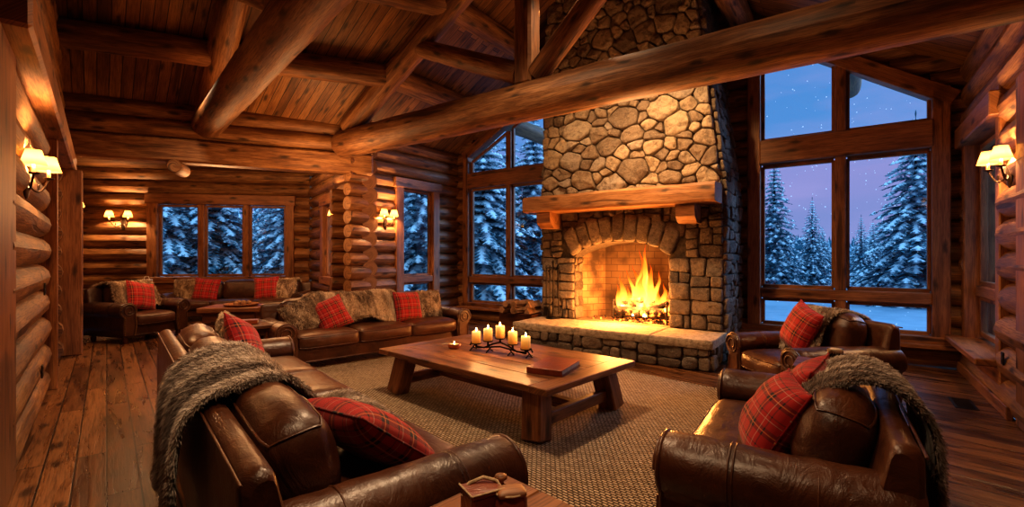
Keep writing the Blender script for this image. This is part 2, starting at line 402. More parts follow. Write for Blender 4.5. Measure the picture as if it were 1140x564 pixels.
M['hill']=plain('forested_hill',(.10,.17,.24),.95,0,.6,.5)  # distance haze is mixed into the hill colour
def flake(): 
    t=NT('snow_flake',.9); t.P(Base_Color=(.95,.97,1,1),Emission_Color=(.6,.75,1,1),Emission_Strength=.35); return t.m
M['flake']=flake()
def jute():
    t=NT('jute_rug',.95); u=t.uv
    br=t.n('TexBrick',{'Vector':u,'Color1':(.2,.2,.2,1),'Color2':(1,1,1,1),'Mortar':(0,0,0,1),'Scale':1.0,'Mortar Size':.0065,'Mortar Smooth':1.0,'Brick Width':.044,'Row Height':.024},offset=.5)
    n=t.noise(t.mapping(u,(1,1,1)),1.3,3); n2=t.noise(t.mapping(u,(30,30,1)),1.0,3)
    c=t.ramp(t.math('ADD',t.math('MULTIPLY',br.outputs[0],.45),t.math('MULTIPLY',n2,.5)),[(.15,(.25,.17,.105)),(.5,(.54,.40,.265)),(.85,(.72,.57,.40))])
    c=t.mix(t.math('MULTIPLY',br.outputs['Fac'],.85),c,(.06,.035,.018))
    c=t.mix(t.math('MULTIPLY',n,.25),c,(.2,.14,.09))
    h=t.math('SUBTRACT',t.math('MULTIPLY',n2,.5),t.math('MULTIPLY',br.outputs['Fac'],1.6))
    t.P(Base_Color=c,Normal=t.bump(h,1.0,.02)); return t.m
M['jute']=jute()
def drink():
    t=NT('dark_red_drink',.1); t.P(Base_Color=(.10,.012,.01,1),Coat_Weight=.4); return t.m
M['drink']=drink()
def clear():
    t=NT('clear_glass',.02); g=t.n('BsdfGlossy',{0:(1,1,1,1),1:.02}); tr=t.n('BsdfTransparent',{0:(.93,.92,.9,1)})
    mx=t.n('MixShader',{0:t.n('Fresnel',{'IOR':1.5}).outputs[0],1:tr.outputs[0],2:g.outputs[0]}); t.t.links.new(mx.outputs[0],t.out.inputs[0]); return t.m
M['clear']=clear()
M['foam']=plain('cream_foam',(.7,.58,.45),.9)
# ---------------------------------------------------------------- the room
V2=lambda p:Vector((p[0],p[1]))
GL,GR=(-1.27,11.04),(5.79,5.98); PW=(-2.81,8.88); AR=(-5.45,12.6); AL=(-11.1,11.7); LE=(-6.9,7.15); LN=(-2.9,2.6)
RE,B1,B2,B3=(.55,-1.34),(.3,-2.6),(-2.5,-1.9),(-4.3,1.3)
UX,NX=Vector((.813,-.582)),Vector((.582,.813))
def poly_floor():
    P=[PW,GL,GR,RE,B1,B2,B3,LN,LE,AL,AR]; d=Vector((-.655,.755)); e=Vector((.755,.655)); b=MB()
    uv=[(V2(p).dot(d),V2(p).dot(e)) for p in P]; n=len(P)
    b.add([(p[0],p[1],0) for p in P],[tuple(range(n))[::-1]],uv,0,False)
    b.add([(p[0],p[1],-.25) for p in P],[tuple(range(n))],uv,0,False)
    for i in range(n):
        a,c=P[i],P[(i+1)%n]; b.add([(a[0],a[1],0),(c[0],c[1],0),(c[0],c[1],-.25),(a[0],a[1],-.25)],[(0,1,2,3)],None,0,False)
    tag(b.build('floor',M['floor']),kind='structure')
poly_floor()

def log_wall(name,A,B,top,r=.15,z0=0.0,openings=(),ext=(0,0),seed=0,b=None,mat='log'):
    A,B=V2(A),V2(B); L=(B-A).length; d=(B-A)/L; out=Vector((-d.y,d.x)); own=b is None; b=b or MB(); k=0
    z=z0+r*.8; rr=random.Random(seed)
    tp=top if callable(top) else (lambda s:top)
    zmax=max(tp(L*i/40) for i in range(41))
    while z-r*.95<zmax:
        runs=[];cur=None; N=int(L/.02); s0=-ext[0]; N=int((L+ext[0]+ext[1])/.02)
        for i in range(N+1):
            s=s0+i*.02; ok=tp(min(max(s,0),L))>z-r*.95
            for (a0,a1,o0,o1) in openings:
                zt=o1(s) if callable(o1) else o1
                if a0<s<a1 and z+r*.55>o0 and z-r*.55<zt: ok=False
            if ok and cur is None: cur=s
            if not ok and cur is not None: runs.append((cur,s)); cur=None
        if cur is not None: runs.append((cur,s0+N*.02))
        for (a,c) in runs:
            if c-a<.06: continue
            ea=.05 if (a<0 and ext[0]) else 0; ec=.05 if (c>L and ext[1]) else 0
            off=out*(r*.72+rr.uniform(-.012,.012)); pa,pc=A+d*a+off,A+d*c+off; q=rr.uniform(.97,1.05)
            b.log((pa.x,pa.y,z),(pc.x,pc.y,z),r*q*rr.uniform(.98,1.02),r*q,14,.05,seed=seed+k*1.7,round_end=(ea,ec),step=.35)
        z+=r*1.86; k+=1
    if own: return tag(b.build(name,M[mat]),kind='structure')
LG=8.69; EAVE=3.9
def gable(s): return EAVE+.578*min(s,LG-s)
zt1=lambda s:4.98-.66*(s-6.36)
zt2=lambda s:3.86+.53*(s-.3)
log_wall('wall_fireplace',GL,GR,gable,.15,0,[(6.22,8.54,.30,zt1),(.19,2.74,.30,zt2),(3.32,5.55,0,9)],seed=1,ext=(.3,.3))
log_wall('wall_end',PW,GL,EAVE+.05,.14,0,[(.74,1.97,.28,3.0)],ext=(.30,.3),seed=40)
log_wall('wall_right',GR,RE,EAVE+.05,.165,0,[(.2,1.78,.36,2.98)],seed=80,ext=(.3,0))
bw=MB()
for i,(p,q) in enumerate(((RE,B1),(B1,B2),(B2,B3),(B3,LN))): log_wall('',p,q,EAVE,.2,0,b=bw,seed=120+i*20)
tag(bw.build('wall_back',M['log']),kind='structure')
LL=(V2(LE)-V2(LN)).length
def lgable(s): t=LL-s; return EAVE+.578*min(t,max(.0,(8.6-t)))
log_wall('wall_left',LN,LE,lgable,.15,0,[(3.25,5.35,-1,2.6),(-1,.35,-1,2.7)],seed=200)
log_wall('wall_alcove_left',LE,AL,3.75,.16,0,seed=240)
log_wall('wall_alcove_back',AL,AR,3.75,.185,0,[(1.82,5.3,.85,3.02)],seed=280)
bs=MB(); log_wall('',AR,PW,3.75,.15,0,[(1.45,2.75,.9,2.85)],b=bs,seed=320)
dA=(V2(PW)-V2(AR)).normalized(); oA=Vector((-dA.y,dA.x)); z=.12; k=0
while z<3.0:
    p=V2(AR)+dA*3.33; q=p-oA*.30; p=p+oA*.05
    bs.log((q.x,q.y,z),(p.x,p.y,z),.135,.135,14,.05,seed=360+k,round_end=(.05,0)); z+=.262; k+=1
tag(bs.build('wall_alcove_side',M['log']),kind='structure')

# ceilings
def ceiling():
    b=MB(); n2=NX*.65
    st=[((-1.27+n2.x,11.04+n2.y),(2.26+n2.x,8.51+n2.y),(5.79+n2.x,5.98+n2.y)),(GL,(2.26,8.51),GR),((-3.05,8.56),(.45,6.05),(4.01,3.5)),
        ((-5.14,7.89),(-2.15,4.8),(1.4,-.15)),(LE,(-4.06,3.9),(-2.9,2.6))]
    zr=6.42; v=0
    def ex(e,r): d=(V2(e)-V2(r)).normalized()*.5; return (e[0]+d.x,e[1]+d.y)
    st=[(ex(a,c),c,ex(e,c)) for a,c,e in st]; EZ=EAVE-.5*.578
    for i in range(len(st)-1):
        a,c=st[i],st[i+1]
        for side in (0,2):
            e0,r0,e1,r1=a[side],a[1],c[side],c[1]
            sl=math.hypot((V2(r0)-V2(e0)).length,zr-EAVE); vl=(V2(r1)-V2(r0)).length if side==0 else (V2(e1)-V2(e0)).length
            vl=.5*((V2(r1)-V2(r0)).length+(V2(e1)-V2(e0)).length)
            ps=[(*e0,EZ),(*r0,zr),(*r1,zr),(*e1,EZ)]
            uv=[(0,v),(sl,v),(sl,v+vl),(0,v+vl)]
            n=10; P=[];U=[]
            for x in range(n+1):
                f=x/n; r_=[];u_=[]
                for y in range(n+1):
                    g=y/n
                    p=(Vector(ps[0])*(1-f)+Vector(ps[1])*f)*(1-g)+(Vector(ps[3])*(1-f)+Vector(ps[2])*f)*g
                    r_.append(p); u_.append((f*sl,v+g*vl))
                P.append(r_);U.append(u_)
            b.grid(P,U,flip=(side==0),smooth=False)
        v+=round(vl/.155)*.155
    # roof-edge boards over the end wall / flat ceiling behind the seating corner
    fl=[(1.4,-.15),RE,B1,B2,B3,LN]
    b.add([(p[0],p[1],EAVE) for p in fl],[tuple(range(6))],[p for p in fl],0,False)
    tag(b.build('ceiling',M['ceil']),kind='structure')
    c=MB(); P=[PW,LE,AL,AR]; c.add([(p[0],p[1],3.72) for p in P],[(0,1,2,3)],[p for p in P],0,False)
    tag(c.build('ceiling.001',M['ceil']),kind='structure')
ceiling()
# closing board between the end-wall top and the header
h=MB(); 
hd=(V2(LE)-V2(PW)).normalized(); pa=V2(PW)-hd*.15; pb=V2(LE)+hd*.25
hn=Vector((hd.y,-hd.x)) 
if hn.dot(-V2(PW))<0: hn=-hn
h.bar((pa.x,pa.y,3.19),(pb.x,pb.y,3.19),.38,.30,ch=.03)
hb=tag(h.build('header_beam',M['beam']),'heavy squared timber beam spanning over the window alcove opening','beam')
h=MB()
for z,r in ((3.55,.165),(3.83,.155)): h.log((pa.x,pa.y,z),(pb.x,pb.y,z),r,seed=400+z)
tag(h.build('wall_header',M['log']),kind='structure')
b=MB(); q=Vector((-5.54,7.72)); d=Vector((.36,-.93))
b.log((q.x+d.x*.16,q.y+d.y*.16,2.93),(q.x-d.x*.35,q.y-d.y*.35,2.93),.11,.11,round_end=(.02,0))
b.build('joist_end',M['beam'],hb)

# left wall: plate beam, posts, door
ld=(V2(LE)-V2(LN)).normalized(); lin=Vector((ld.y,-ld.x))   # into the room
def lw(s,o,z): p=V2(LN)+ld*s+lin*o; return (p.x,p.y,z)
b=MB(); b.bar(lw(-.1,.07,2.87),lw(6.2,.07,2.87),.26,.20,ch=.02); tag(b.build('trim_1',M['timber']),kind='structure')
b=MB(); b.bar(lw(.0,-.10,0),lw(.0,-.10,2.74),1.0,.30,up=(ld.x,ld.y,0),ch=.015); tag(b.build('trim_2',M['timber']),kind='structure')
b=MB(); b.bar(lw(3.33,.0,0),lw(3.33,.0,2.74),.10,.2,up=(ld.x,ld.y,0)); tag(b.build('trim_3',M['timber']),kind='structure')
b=MB(); b.bar(lw(5.72,.10,0),lw(5.72,.10,2.74),.30,.30,up=(ld.x,ld.y,0),ch=.012); tag(b.build('trim_4',M['timber']),kind='structure')
b=MB(); b.bar(lw(4.35,-.16,.0),lw(4.35,-.16,2.6),1.9,.06,up=(ld.x,ld.y,0)); tag(b.build('door_1',M['timber']),kind='structure')

# ---------------------------------------------------------------- windows
def window(n,A,B,casing,panes,frames,depth=.16,yoff=-.05,glass_y=.06):
    """local x along the wall, y outward, z up"""
    A,B=V2(A),V2(B); d=(B-A).normalized(); ang=math.atan2(d.y,d.x)
    root=thing('window_%d'%n,None,None,(A.x,A.y,0),ang,kind='structure')
    b=MB()
    for (p0,p1,w,y0,y1) in casing: b.bar((p0[0],(y0+y1)/2,p0[1]),(p1[0],(y0+y1)/2,p1[1]),w,y1-y0,up=(0,1,0) if 0 else ((0,0,1) if abs(p1[0]-p0[0])>abs(p1[1]-p0[1]) else (1,0,0)),ch=.01)
    b.build('window_frame',M['timber'],root)
    for (p0,p1,w,y0,y1) in frames:
        m=MB(); m.bar((p0[0],(y0+y1)/2,p0[1]),(p1[0],(y0+y1)/2,p1[1]),w,y1-y0,up=((0,0,1) if abs(p1[0]-p0[0])>abs(p1[1]-p0[1]) else (1,0,0)),ch=.012); m.build('mullion',M['timber'],root)
    for pl in panes:
        s=MB(); N=len(pl); cx=sum(p[0] for p in pl)/N; cz=sum(p[1] for p in pl)/N
        for i in range(N):
            p,q=pl[i],pl[(i+1)%N]
            s.bar((p[0],glass_y,p[1]),(q[0],glass_y,q[1]),.055,.07,up=((0,0,1) if abs(q[0]-p[0])>abs(q[1]-p[1]) else (1,0,0)),ch=.006)
        so=s.build('sash',M['timber'],root)
        g=MB(); g.add([(p[0],glass_y,p[1]) for p in pl],[tuple(range(N))],None,0,False); g.build('pane',M['glass'],so)
    return root
# window 1: right of the chimney
g1=lambda s:4.77-.665*(s-6.54)
window(1,GL,GR,
  [((6.28,.28),(6.28,zt1(6.28)),.18,-.10,.12),((8.46,.28),(8.46,zt1(8.46)+.06),.18,-.10,.12),((6.1,.34),(8.6,.34),.14,-.12,.12),((6.02,.29),(8.66,.29),.06,-.22,.0),
   ((6.22,zt1(6.22)-.02),(8.6,zt1(8.6)-.02),.2,-.10,.12)],
  [[(6.39,.43),(7.31,.43),(7.31,.80),(6.39,.80)],[(7.47,.43),(8.36,.43),(8.36,.80),(7.47,.80)],
   [(6.39,1.0),(7.31,1.0),(7.31,2.86),(6.39,2.86)],[(7.47,1.0),(8.36,1.0),(8.36,2.86),(7.47,2.86)],
   [(6.39,3.27),(7.31,3.27),(7.31,g1(7.31)),(6.39,g1(6.39))],[(7.47,3.27),(8.36,3.27),(8.36,g1(8.36)),(7.47,g1(7.47))]],
  [((6.37,.90),(8.38,.90),.15,-.07,.1),((6.37,3.07),(8.38,3.07),.36,-.12,.1),((7.39,.40),(7.39,.84),.13,-.06,.1),((7.39,.97),(7.39,2.9),.13,-.06,.1),((7.39,3.24),(7.39,4.25),.13,-.06,.1)])
g2=lambda s:3.66+.53*(s-.42)
window(2,GL,GR,
  [((.28,.28),(.28,zt2(.28)),.16,-.08,.12),((2.68,.28),(2.68,zt2(2.68)),.14,-.08,.12),((.15,.34),(2.75,.34),.14,-.08,.12),((.1,.29),(2.8,.29),.06,-.2,.0),((.2,zt2(.2)-.03),(2.75,zt2(2.75)-.03),.2,-.08,.12)],
  [[(.40,.43),(1.42,.43),(1.42,.85),(.40,.85)],[(1.56,.43),(2.58,.43),(2.58,.85),(1.56,.85)],
   [(.40,1.03),(1.42,1.03),(1.42,3.0),(.40,3.0)],[(1.56,1.03),(2.58,1.03),(2.58,3.0),(1.56,3.0)],
   [(.40,3.38),(1.42,3.38),(1.42,g2(1.42)),(.40,g2(.40))],[(1.56,3.38),(2.58,3.38),(2.58,g2(2.58)),(1.56,g2(1.56))]],
  [((.38,.94),(2.6,.94),.14,-.06,.1),((.36,3.19),(2.6,3.19),.34,-.1,.1),((1.49,.4),(1.49,.88),.13,-.05,.1),((1.49,1.0),(1.49,3.03),.13,-.05,.1),((1.49,3.35),(1.49,4.18),.13,-.05,.1)])
window(3,PW,GL,
  [((.84,.26),(.84,3.0),.2,-.06,.12),((1.88,.26),(1.88,3.0),.2,-.06,.12),((.7,2.98),(2.02,2.98),.2,-.08,.12),((.7,.29),(2.02,.29),.14,-.08,.12)],
  [[(.97,.40),(1.76,.40),(1.76,.90),(.97,.90)],[(.97,1.07),(1.76,1.07),(1.76,2.84),(.97,2.84)]],[((.93,.985),(1.8,.985),.14,-.04,.1)])
window(4,AL,AR,
  [((1.90,.84),(1.90,3.0),.24,-.07,.12),((5.22,.84),(5.22,3.0),.22,-.07,.12),((1.74,2.95),(5.36,2.95),.26,-.09,.12),((1.74,.86),(5.36,.86),.16,-.09,.12),((1.74,.62),(5.36,.62),.40,.0,.12)],
  [[(2.06,.98),(2.96,.98),(2.96,2.78),(2.06,2.78)],[(3.14,.98),(4.04,.98),(4.04,2.78),(3.14,2.78)],[(4.22,.98),(5.08,.98),(5.08,2.78),(4.22,2.78)]],
  [((3.05,.9),(3.05,2.85),.14,-.05,.1),((4.13,.9),(4.13,2.85),.14,-.05,.1)])
window(5,AR,PW,
  [((1.52,.86),(1.52,2.86),.24,-.07,.12),((2.64,.86),(2.64,2.86),.2,-.07,.12),((1.36,2.80),(2.78,2.80),.26,-.09,.12),((1.36,.90),(2.78,.90),.18,-.09,.12),((1.36,.66),(2.78,.66),.40,.0,.12)],
  [[(1.68,1.02),(2.5,1.02),(2.5,2.62),(1.68,2.62)]],[])
window(6,GR,RE,
  [((.17,.3),(.17,3.0),.14,-.04,.34),((1.73,.05),(1.73,3.3),.15,-.025,.34),((.05,2.95),(1.84,2.95),.24,-.10,.34),((.05,.42),(1.84,.42),.07,-.20,.34),((.05,.24),(1.84,.24),.32,-.03,.2)],
  [[(.28,.52),(1.60,.52),(1.60,.95),(.28,.95)],[(.28,1.13),(1.60,1.13),(1.60,2.78),(.28,2.78)]],[((.24,1.04),(1.62,1.04),.13,.06,.34)],glass_y=.13)
# boards filling the slope between the window heads and the roof
def headboard(n,pts):
    a=math.atan2(UX.y,UX.x); b=MB(); Tm=Matrix.Translation((GL[0],GL[1],0))@Matrix.Rotation(a,4,'Z')@Matrix.Rotation(R(90),4,'X')
    b.prism(pts,-.16,-.10,M=Tm); tag(b.build('trim_%d'%n,M['timber']),kind='structure')
headboard(6,[(6.2,zt1(6.2)-.02),(8.62,zt1(8.62)-.02),(8.62,4.1),(6.2,5.25)])
headboard(7,[(.15,zt2(.15)-.03),(2.8,zt2(2.8)-.03),(2.8,5.35),(.15,3.95)])
# right wall post + plinth
rd=(V2(RE)-V2(GR)).normalized(); rin=Vector((rd.y,-rd.x))
def rw(s,o,z): p=V2(GR)+rd*s+rin*o; return (p.x,p.y,z)
b=MB(); b.bar(rw(2.60,-.10,0),rw(2.60,-.10,3.0),.36,.28,up=(rd.x,rd.y,0),ch=.012); tag(b.build('trim_5',M['timber']),kind='structure')
b=MB(); b.bar(rw(.0,.05,.06),rw(2.3,.05,.06),.12,.05); tag(b.build('baseboard_right',M['timber']),kind='structure')

# ---------------------------------------------------------------- log trusses, purlins, ridge
def truss(lbl,p,d,L,zt,rt,near):
    p,d=Vector(p),Vector(d).normalized()
    pt=lambda s,z:(p.x+d.x*s,p.y+d.y*s,z)
    root=thing('roof_truss',lbl,'roof truss',(p.x,p.y,0),0,'log roof trusses')
    q=lambda s,z:(d.x*s,d.y*s,z)
    b=MB(); b.log(q(-.12,zt),q(L,zt),rt,rt*1.02,22,.06,round_end=(.07,.07),step=.3); b.build('tie_beam',M['beam'],root)
    zr=lambda s:EAVE-.18+.575*min(s,LG-s)
    b=MB(); b.log(q(.1,zr(.1)),q(LG/2,zr(LG/2)),.19,.18,18,.05); b.build('rafter',M['beam'],root)
    b=MB(); b.log(q(LG-.1,zr(LG-.1)),q(LG/2,zr(LG/2)),.19,.18,18,.05); b.build('rafter',M['beam'],root)
    mid=LG/2-.35 if near else LG/2
    b=MB(); b.bar(q(mid,zt+rt*.8),q(mid,6.1),.27,.27,up=(d.x,d.y,0),ch=.035); b.build('king_post',M['beam'],root)
    b=MB(); b.log(q(mid-.12,zt+rt*1.6),q(mid-2.0,zr(mid-2.0)-.12),.15,.14,16,.05); b.build('brace',M['beam'],root)
    b=MB(); b.log(q(mid+.14,zt+rt*1.2),q(mid+1.75,zr(mid+1.75)-.1),.15,.14,16,.05); b.build('brace',M['beam'],root)
    return root
truss('log roof truss whose tie beam crosses in front of the stone chimney',(-3.05,8.56),(.813,-.582),9.0,3.52,.25,True)
truss('log roof truss at upper left, its tie beam ending on the alcove header',(-5.14,7.86),(.662,-.75),8.6,3.66,.225,False)
def purlin(lbl,pts,r):
    b=MB(); P=[]
    for i in range(len(pts)-1):
        for k in range(6): P.append(Vector(pts[i]).lerp(Vector(pts[i+1]),k/6))
    P.append(Vector(pts[-1])); b.tube(P,r,16,True,None,0,.05,rng.random()*40)
    tag(b.build('roof_purlin',M['beam']),lbl,'roof purlin','log purlins under the roof boards')
n2=NX*2.0
purlin('lower log purlin on the left roof slope, above the end wall',[(-.25+n2.x,10.31+n2.y,4.47),(-.25,10.31,4.47),(-2.03,7.83,4.47),(-4.28,6.98,4.45),(-6.0,6.25,4.45)],.19)
purlin('upper log purlin on the left roof slope, behind the king post',[(.84+n2.x,9.53+n2.y,5.24),(.84,9.53,5.24),(-.94,7.05,5.24),(-3.35,6.0,5.24),(-5.1,5.25,5.24)],.18)
purlin('lower log purlin on the right slope, above the right hand window panes',[(4.81+n2.x*.95,6.68+n2.y*.95,4.42),(4.81,6.68,4.42),(3.0,4.15,4.42),(1.0,1.35,4.42)],.19)
purlin('upper log purlin beside the chimney on the right roof slope',[(3.68+n2.x,7.49+n2.y,5.2),(3.68,7.49,5.2),(1.9,5.0,5.2),(.1,2.4,5.2)],.18)
purlin('ridge log at the peak of the roof',[(2.26+n2.x,8.51+n2.y,6.2),(2.26,8.51,6.2),(.45,6.05,6.2),(-2.15,4.8,6.2),(-4.0,3.95,6.2)],.2)
# ---------------------------------------------------------------- fireplace
FP=thing('stone_fireplace','floor to ceiling field stone fireplace with burning hearth and log mantel','fireplace',(1.756,7.40,0),math.atan2(-.582,.813))
XL,XR,DEP=-1.475,1.48,1.2; OL,OR,ZH,ZS,ZA=-.86,.74,.40,1.44,1.70
def taper(x,z): return x-(x/1.48)*(.126 if x>0 else .03)*max(0,z-2.4)
def arch(x):
    c=(OL+OR)/2; w=(OR-OL)/2; t=max(0,1-((x-c)/w)**2); return ZS+(ZA-ZS)*t**.62
def clip(poly,nx,ny,d):
    out=[];n=len(poly)
    for i in range(n):
        a,b=poly[i],poly[(i+1)%n]; da=a[0]*nx+a[1]*ny-d; db=b[0]*nx+b[1]*ny-d
        if da<=0: out.append(a)
        if da*db<0: t=da/(da-db); out.append((a[0]+(b[0]-a[0])*t,a[1]+(b[1]-a[1])*t))
    return out
def voro(seeds,poly):
    cells=[]
    for i,(x,y,w) in enumerate(seeds):
        c=list(poly)
        for j,(u,v,q) in enumerate(seeds):
            if i==j: continue
            dx,dy=u-x,v-y
            if dx*dx+dy*dy>1.6: continue
            # power diagram
            d=(u*u+v*v-x*x-y*y-(q*q-w*w))/2; c=clip(c,dx,dy,d)
            if len(c)<3: break
        if len(c)>=3: cells.append(c)
    return cells
def inset(poly,g):
    n=len(poly); c=list(poly)
    A=sum(poly[i][0]*poly[(i+1)%n][1]-poly[(i+1)%n][0]*poly[i][1] for i in range(n))
    P=poly if A>0 else poly[::-1]; c=list(P)
    for i in range(n):
        a,b=P[i],P[(i+1)%n]; dx,dy=b[0]-a[0],b[1]-a[1]; L=math.hypot(dx,dy)
        if L<1e-6: continue
        nx,ny=dy/L,-dx/L; c=clip(c,nx,ny,a[0]*nx+a[1]*ny-g)
        if len(c)<3: return None
    return c
def rounded(poly,it=2,amt=.22):
    for k in range(it):
        o=[];n=len(poly)
        for i in range(n):
            a,b=poly[i],poly[(i+1)%n]; t=amt if k==0 else .25
            o.append((a[0]*(1-t)+b[0]*t,a[1]*(1-t)+b[1]*t)); o.append((a[0]*t+b[0]*(1-t),a[1]*t+b[1]*(1-t)))
        poly=o
    return poly
srng=random.Random(11)
def stone_add(b,poly,h,T,gap=.012,amt=.13,rough=.012,flat=False):
    poly=inset(poly,gap)
    if not poly: return
    A=0;n=len(poly)
    for i in range(n): A+=poly[i][0]*poly[(i+1)%n][1]-poly[(i+1)%n][0]*poly[i][1]
    if abs(A)/2<.0022: return
    P=rounded(poly,2,amt); n=len(P); cx=sum(p[0] for p in P)/n; cy=sum(p[1] for p in P)/n
    sd=srng.random()*99; tone=srng.random(); V=[];F=[]; tilt=(srng.uniform(-.12,.12),srng.uniform(-.12,.12))
    size=math.sqrt(abs(A)/2)
    sc=[(1.0,-.02),(1.0,.55),(.97,.82),(.90,.96),(.66,1.02),(.3,1.03)]
    for k,(s,hh) in enumerate(sc):
        for (x,y) in P:
            px,py=cx+(x-cx)*s,cy+(y-cy)*s
            w=1+(.05*nz(px*9+sd,py*9,k*.3) if k else .02*nz(px*9+sd,py*9))
            px,py=cx+(px-cx)*w,cy+(py-cy)*w
            z=h*hh+(rough*(nz(px*7+sd,py*7,1.3)*1.4+nz(px*19,py*19,sd)*.8)+(tilt[0]*(px-cx)+tilt[1]*(py-cy)) if k>0 else 0)
            V.append((px,py,max(z,-.02)))
    V.append((cx,cy,h*1.05+rough*nz(cx*7+sd,cy*7,1.3)))
    for k in range(len(sc)-1):
        for i in range(n):
            j=(i+1)%n; F.append((k*n+i,k*n+j,(k+1)*n+j,(k+1)*n+i))
    e=(len(sc)-1)*n
    for i in range(n): F.append((e+i,e+(i+1)%n,len(V)-1))
    b.add([T(*v) for v in V],F,None,max(.02,tone),True)
def rects(x0,y0,x1,y1,mx,mn,out,ar=1.9):
    w,h=x1-x0,y1-y0
    big=srng.uniform(mn,mx)
    if (w<=big*ar and h<=big) or (w<mn*1.6 and h<mn*1.6): out.append((x0,y0,x1,y1)); return
    if w>h*1.15 and w>mn*1.6:
        m=x0+w*srng.uniform(.34,.66); rects(x0,y0,m,y1,mx,mn,out,ar); rects(m,y0,x1,y1,mx,mn,out,ar)
    elif h>mn*1.3:
        m=y0+h*srng.uniform(.34,.66); rects(x0,y0,x1,m,mx,mn,out,ar); rects(x0,m,x1,y1,mx,mn,out,ar)
    else: out.append((x0,y0,x1,y1))
def ashlar(b,x0,y0,x1,y1,mx,mn,h,T,skip=None,jit=.022,amt=.10):
    o=[]; rects(x0,y0,x1,y1,mx,mn,o)
    def jx(x,y): return (x+(jit*nz(x*31,y*31,.5) if x0+.01<x<x1-.01 else 0)*2, y+(jit*nz(x*31,y*31,9.5) if y0+.01<y<y1-.01 else 0)*2)
    for (a,c,d,e) in o:
        if skip and skip(a,c,d,e): continue
        stone_add(b,[jx(a,c),jx(d,c),jx(d,e),jx(a,e)],h*srng.uniform(.7,1.25),T,.006,amt)
# masonry core (mortar)
b=MB()
def boxt(x0,x1,y0,y1,z0,z1):
    V=[];
    for z in (z0,z1):
        for (x,y) in ((x0,y0),(x1,y0),(x1,y1),(x0,y1)): V.append((taper(x,z),y,z))
    b.add(V,[(3,2,1,0),(4,5,6,7),(0,1,5,4),(1,2,6,5),(2,3,7,6),(3,0,4,7)],None,0,False)
boxt(XL,OL,0,DEP,0,2.4); boxt(OR,XR,0,DEP,0,2.4); boxt(XL,XR,0,DEP,2.4,6.55); boxt(OL,OR,.72,DEP,0,2.4); boxt(OL,OR,0,.8,0,.36)
N=24
for i in range(N):
    xa,xb=OL+(OR-OL)*i/N,OL+(OR-OL)*(i+1)/N; za,zb=arch(xa),arch(xb)
    b.add([(xa,0,za),(xb,0,zb),(xb,0,2.4),(xa,0,2.4),(xa,.72,za),(xb,.72,zb)],[(0,1,2,3),(1,0,4,5)],None,0,False)
b.build('chimney_core',M['mortar'],FP)
# front face, upper field stone
b=MB(); TF=lambda x,z,h:(taper(x,z),-h,z)
seeds=[];tries=0;ZQ=1.38
while tries<9000 and len(seeds)<260:
    tries+=1; x,z=srng.uniform(XL-.05,XR+.05),srng.uniform(2.35,6.5); w=srng.choice([.25,.22,.20,.16,.13,.10,.08])
    if tries>3000: w=srng.choice([.10,.08,.065])
    if all(math.hypot(x-u,z*ZQ-v)>(w+q)*.84 for u,v,q in seeds): seeds.append((x,z*ZQ,w))
for c in voro(seeds,[(XL,2.42*ZQ),(XR,2.42*ZQ),(XR,6.5*ZQ),(XL,6.5*ZQ)]): stone_add(b,[(p[0],p[1]/ZQ) for p in c],.075*srng.uniform(.75,1.3),TF,.0075,.15,.034)
b.build('chimney_stonework',M['stone'],FP,)
# lower ashlar around the firebox
b=MB(); RT=.43
def skipring(a,c,d,e):
    x,z=(a+d)/2,(c+e)/2
    cx=(OL+OR)/2; 
    if OL-.22<x<OR+.22 and c<arch(max(OL,min(OR,x)))+.22: return True
    return False
ashlar(b,XL,.41,OL+.005,ZS,.36,.13,.055,TF); ashlar(b,OR-.005,.41,XR,ZS,.38,.13,.055,TF)
ashlar(b,XL,ZS,XR,2.24,.30,.12,.05,TF,skipring)
# voussoirs
c0=(OL+OR)/2; nv=9; xs=[OL-.02+(OR-OL+.04)*(i/nv) for i in range(nv+1)]
rad=lambda x:(x-c0,.55+arch(max(OL,min(OR,x)))-ZS+.5)
for i in range(nv):
    q=[]
    for x in (xs[i],xs[i+1]):
        dx=(x-c0)*.52; L=math.hypot(dx,1.0); z=arch(max(OL+.001,min(OR-.001,x))); R_=RT*(1.0 if i!=nv//2 else 1.06)*srng.uniform(.94,1.06)
        q.append(((x,z-.005),(x+dx/L*R_*1.05,z+R_/L)))
    stone_add(b,[q[0][0],q[1][0],q[1][1],q[0][1]],.085*srng.uniform(.9,1.15),TF,.008,.12)
# right side of the chimney
TS=lambda y,z,h:(taper(XR,z)+h,y,z)
ashlar(b,.0,.0,DEP,6.3,.30,.12,.05,TS)
TL=lambda y,z,h:(taper(XL,z)-h,DEP-y,z)
ashlar(b,.0,.0,DEP,6.3,.34,.15,.05,TL)
# jamb stones lining the opening
TJ=lambda y,z,h:(OL+h,.30-y,z); ashlar(b,.0,.41,.30,ZS,.26,.14,.02,TJ)
TJ2=lambda y,z,h:(OR-h,y,z); ashlar(b,.0,.41,.30,ZS,.26,.14,.02,TJ2)
b.build('firebox_surround',M['ashlar'],FP)
